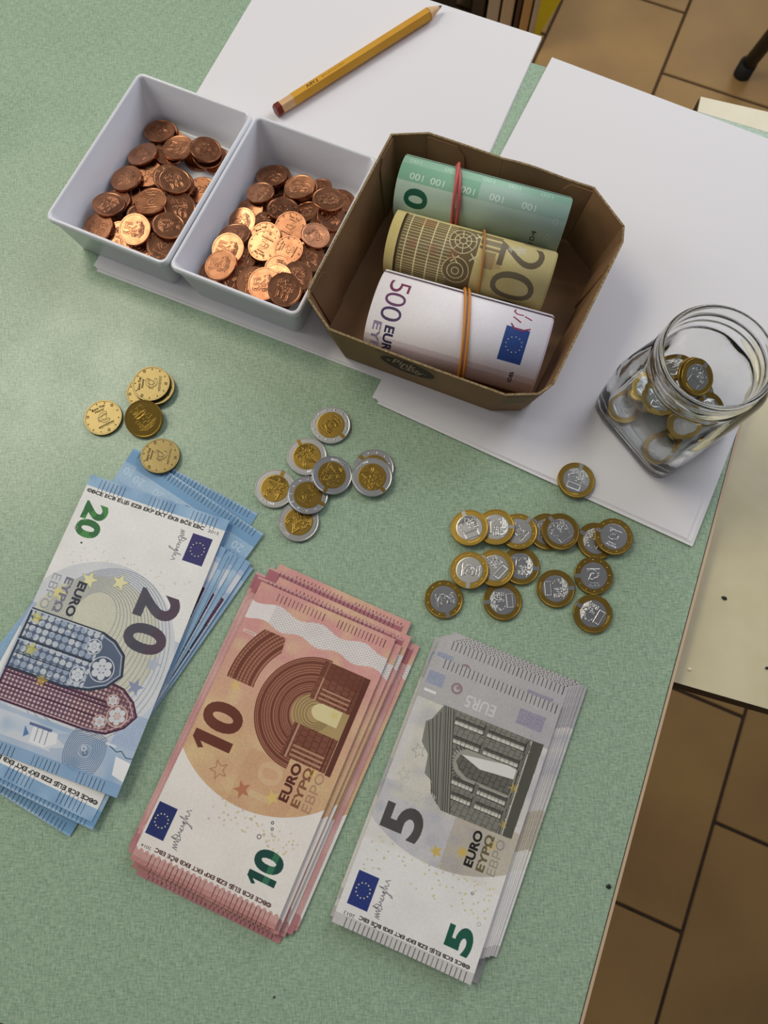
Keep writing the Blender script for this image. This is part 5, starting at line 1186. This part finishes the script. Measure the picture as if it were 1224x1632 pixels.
JM = HM(JC.x - 50, JC.y - 50, JC.x + 50, JC.y + 50, h0=jz + 4.7)
def jclamp(x, y):
    dx, dy = x - JC.x, y - JC.y; c_, s_ = math.cos(JA), math.sin(JA); lx, ly = dx * c_ + dy * s_, -dx * s_ + dy * c_; mx = 30.2 - 12.3
    lx = min(max(lx, -mx), mx); ly = min(max(ly, -mx), mx); return JC.x + lx * c_ - ly * s_, JC.y + lx * s_ + ly * c_
JL = [(978, 652, 3, 1, 'at the left corner of the floor, seen through the side'), (1050, 735, 3, 1, 'at the front corner of the floor, seen through the side'), (1085, 690, 3, 1, 'on the floor at the right front'), (1110, 640, 3, 0, 'on the floor at the back right'), (1030, 640, 3, 0, 'lying in the middle of the floor'), (1060, 600, 3, 1, 'on the floor at the back left'),
      (1075, 650, 8, 0, 'half buried in the middle of the heap'), (1020, 615, 10, 1, 'leaning at the left of the heap, seen through the glass'), (1105, 660, 10, 0, 'half buried at the right of the heap'), (1085, 600, 10, 1, 'buried under the ones in the mouth'), (1130, 620, 10, 0, 'low at the back right of the heap'), (1045, 640, 12, 1, 'lying left of the neck, brass rim bright'),
      (1092, 563, 18, 1, 'dark, tilted, uppermost left one seen through the mouth'), (1150, 640, 14, 1, 'dark, lowest one seen in the mouth of the jar'), (1090, 680, 16, 1, 'bright edge, on the front of the heap below the neck'), (1100, 604, 22, 0, 'face up on top of the heap, clearest through the mouth'), (1139, 583, 20, 1, 'dark, tilted, uppermost right one seen through the mouth')]
for k, (u, v, zg, num, lab) in enumerate(JL):
    x, y = jclamp(*at(u, v, zg + jz))
    z0, a, b = JM.rest(x, y, 11.33, lim=.5)
    o = bi_coin('one_euro_coin', 11.33, 'brass', 'silver', 'bi' + ('1' if num else 'toy'), '1' if num else ''); tag(o, 'coin in the glass jar, ' + lab, 'coin', 'one euro toy coins in the glass jar')
    place(o, x, y, z0, a, b, random.uniform(0, 6.28))

# ------------------------------------------------------------------ things standing on the floor behind the table
FZ = -748
upright('black_box', 632, 62, 225, 200, FZ, -480, BLACKM, 'black box standing on the floor beyond the pencil tip', 'box')
upright('board', 755, 68, 24, 160, FZ, -500, noise_mat('dark_board', srgb('4A3C2C'), srgb('3A3024'), 14, .8), 'very dark board edge between the black box and the pale boards', 'board', turn=-.1)
upright('board', 778, 72, 22, 180, FZ, -500, CARD4, 'greyish board, first pale strip right of the dark one', 'board', turn=-.1)
upright('board', 799, 75, 22, 180, FZ, -480, CARD2, 'brown-grey board, second pale strip right of the dark one', 'board', turn=-.1)
upright('board', 815, 78, 8, 180, FZ, -520, noise_mat('dark_strip', srgb('5A4228'), srgb('4A3520'), 14, .8), 'narrow dark strip standing in for the shaded gap between two pale boards', 'board', turn=-.1)  # shade of the gap between the boards, put in as a dark piece
upright('board', 827, 80, 16, 180, FZ, -500, CARD3, 'tan wooden board left of the yellow card', 'board', turn=-.1)
upright('board', 840, 82, 9, 170, FZ, -500, CARD4, 'thin grey board right beside the yellow card', 'board', turn=-.1)
yx, yy = at(849, 62, FZ)
yo = mesh_obj('yellow_card', [(0, 0, 0), (8, 0, 0), (92, -4, 240), (0, 0, 240), (0, 3, 0), (7, 4, 0), (90, 2, 240), (0, 3, 240)], [(0, 1, 2, 3), (7, 6, 5, 4), (0, 4, 5, 1), (1, 5, 6, 2), (2, 6, 7, 3), (3, 7, 4, 0)], YEL)
yo.location = P(yx, yy, FZ); fixn(yo); tag(yo, 'bright yellow card standing at the right of the boards', 'card')
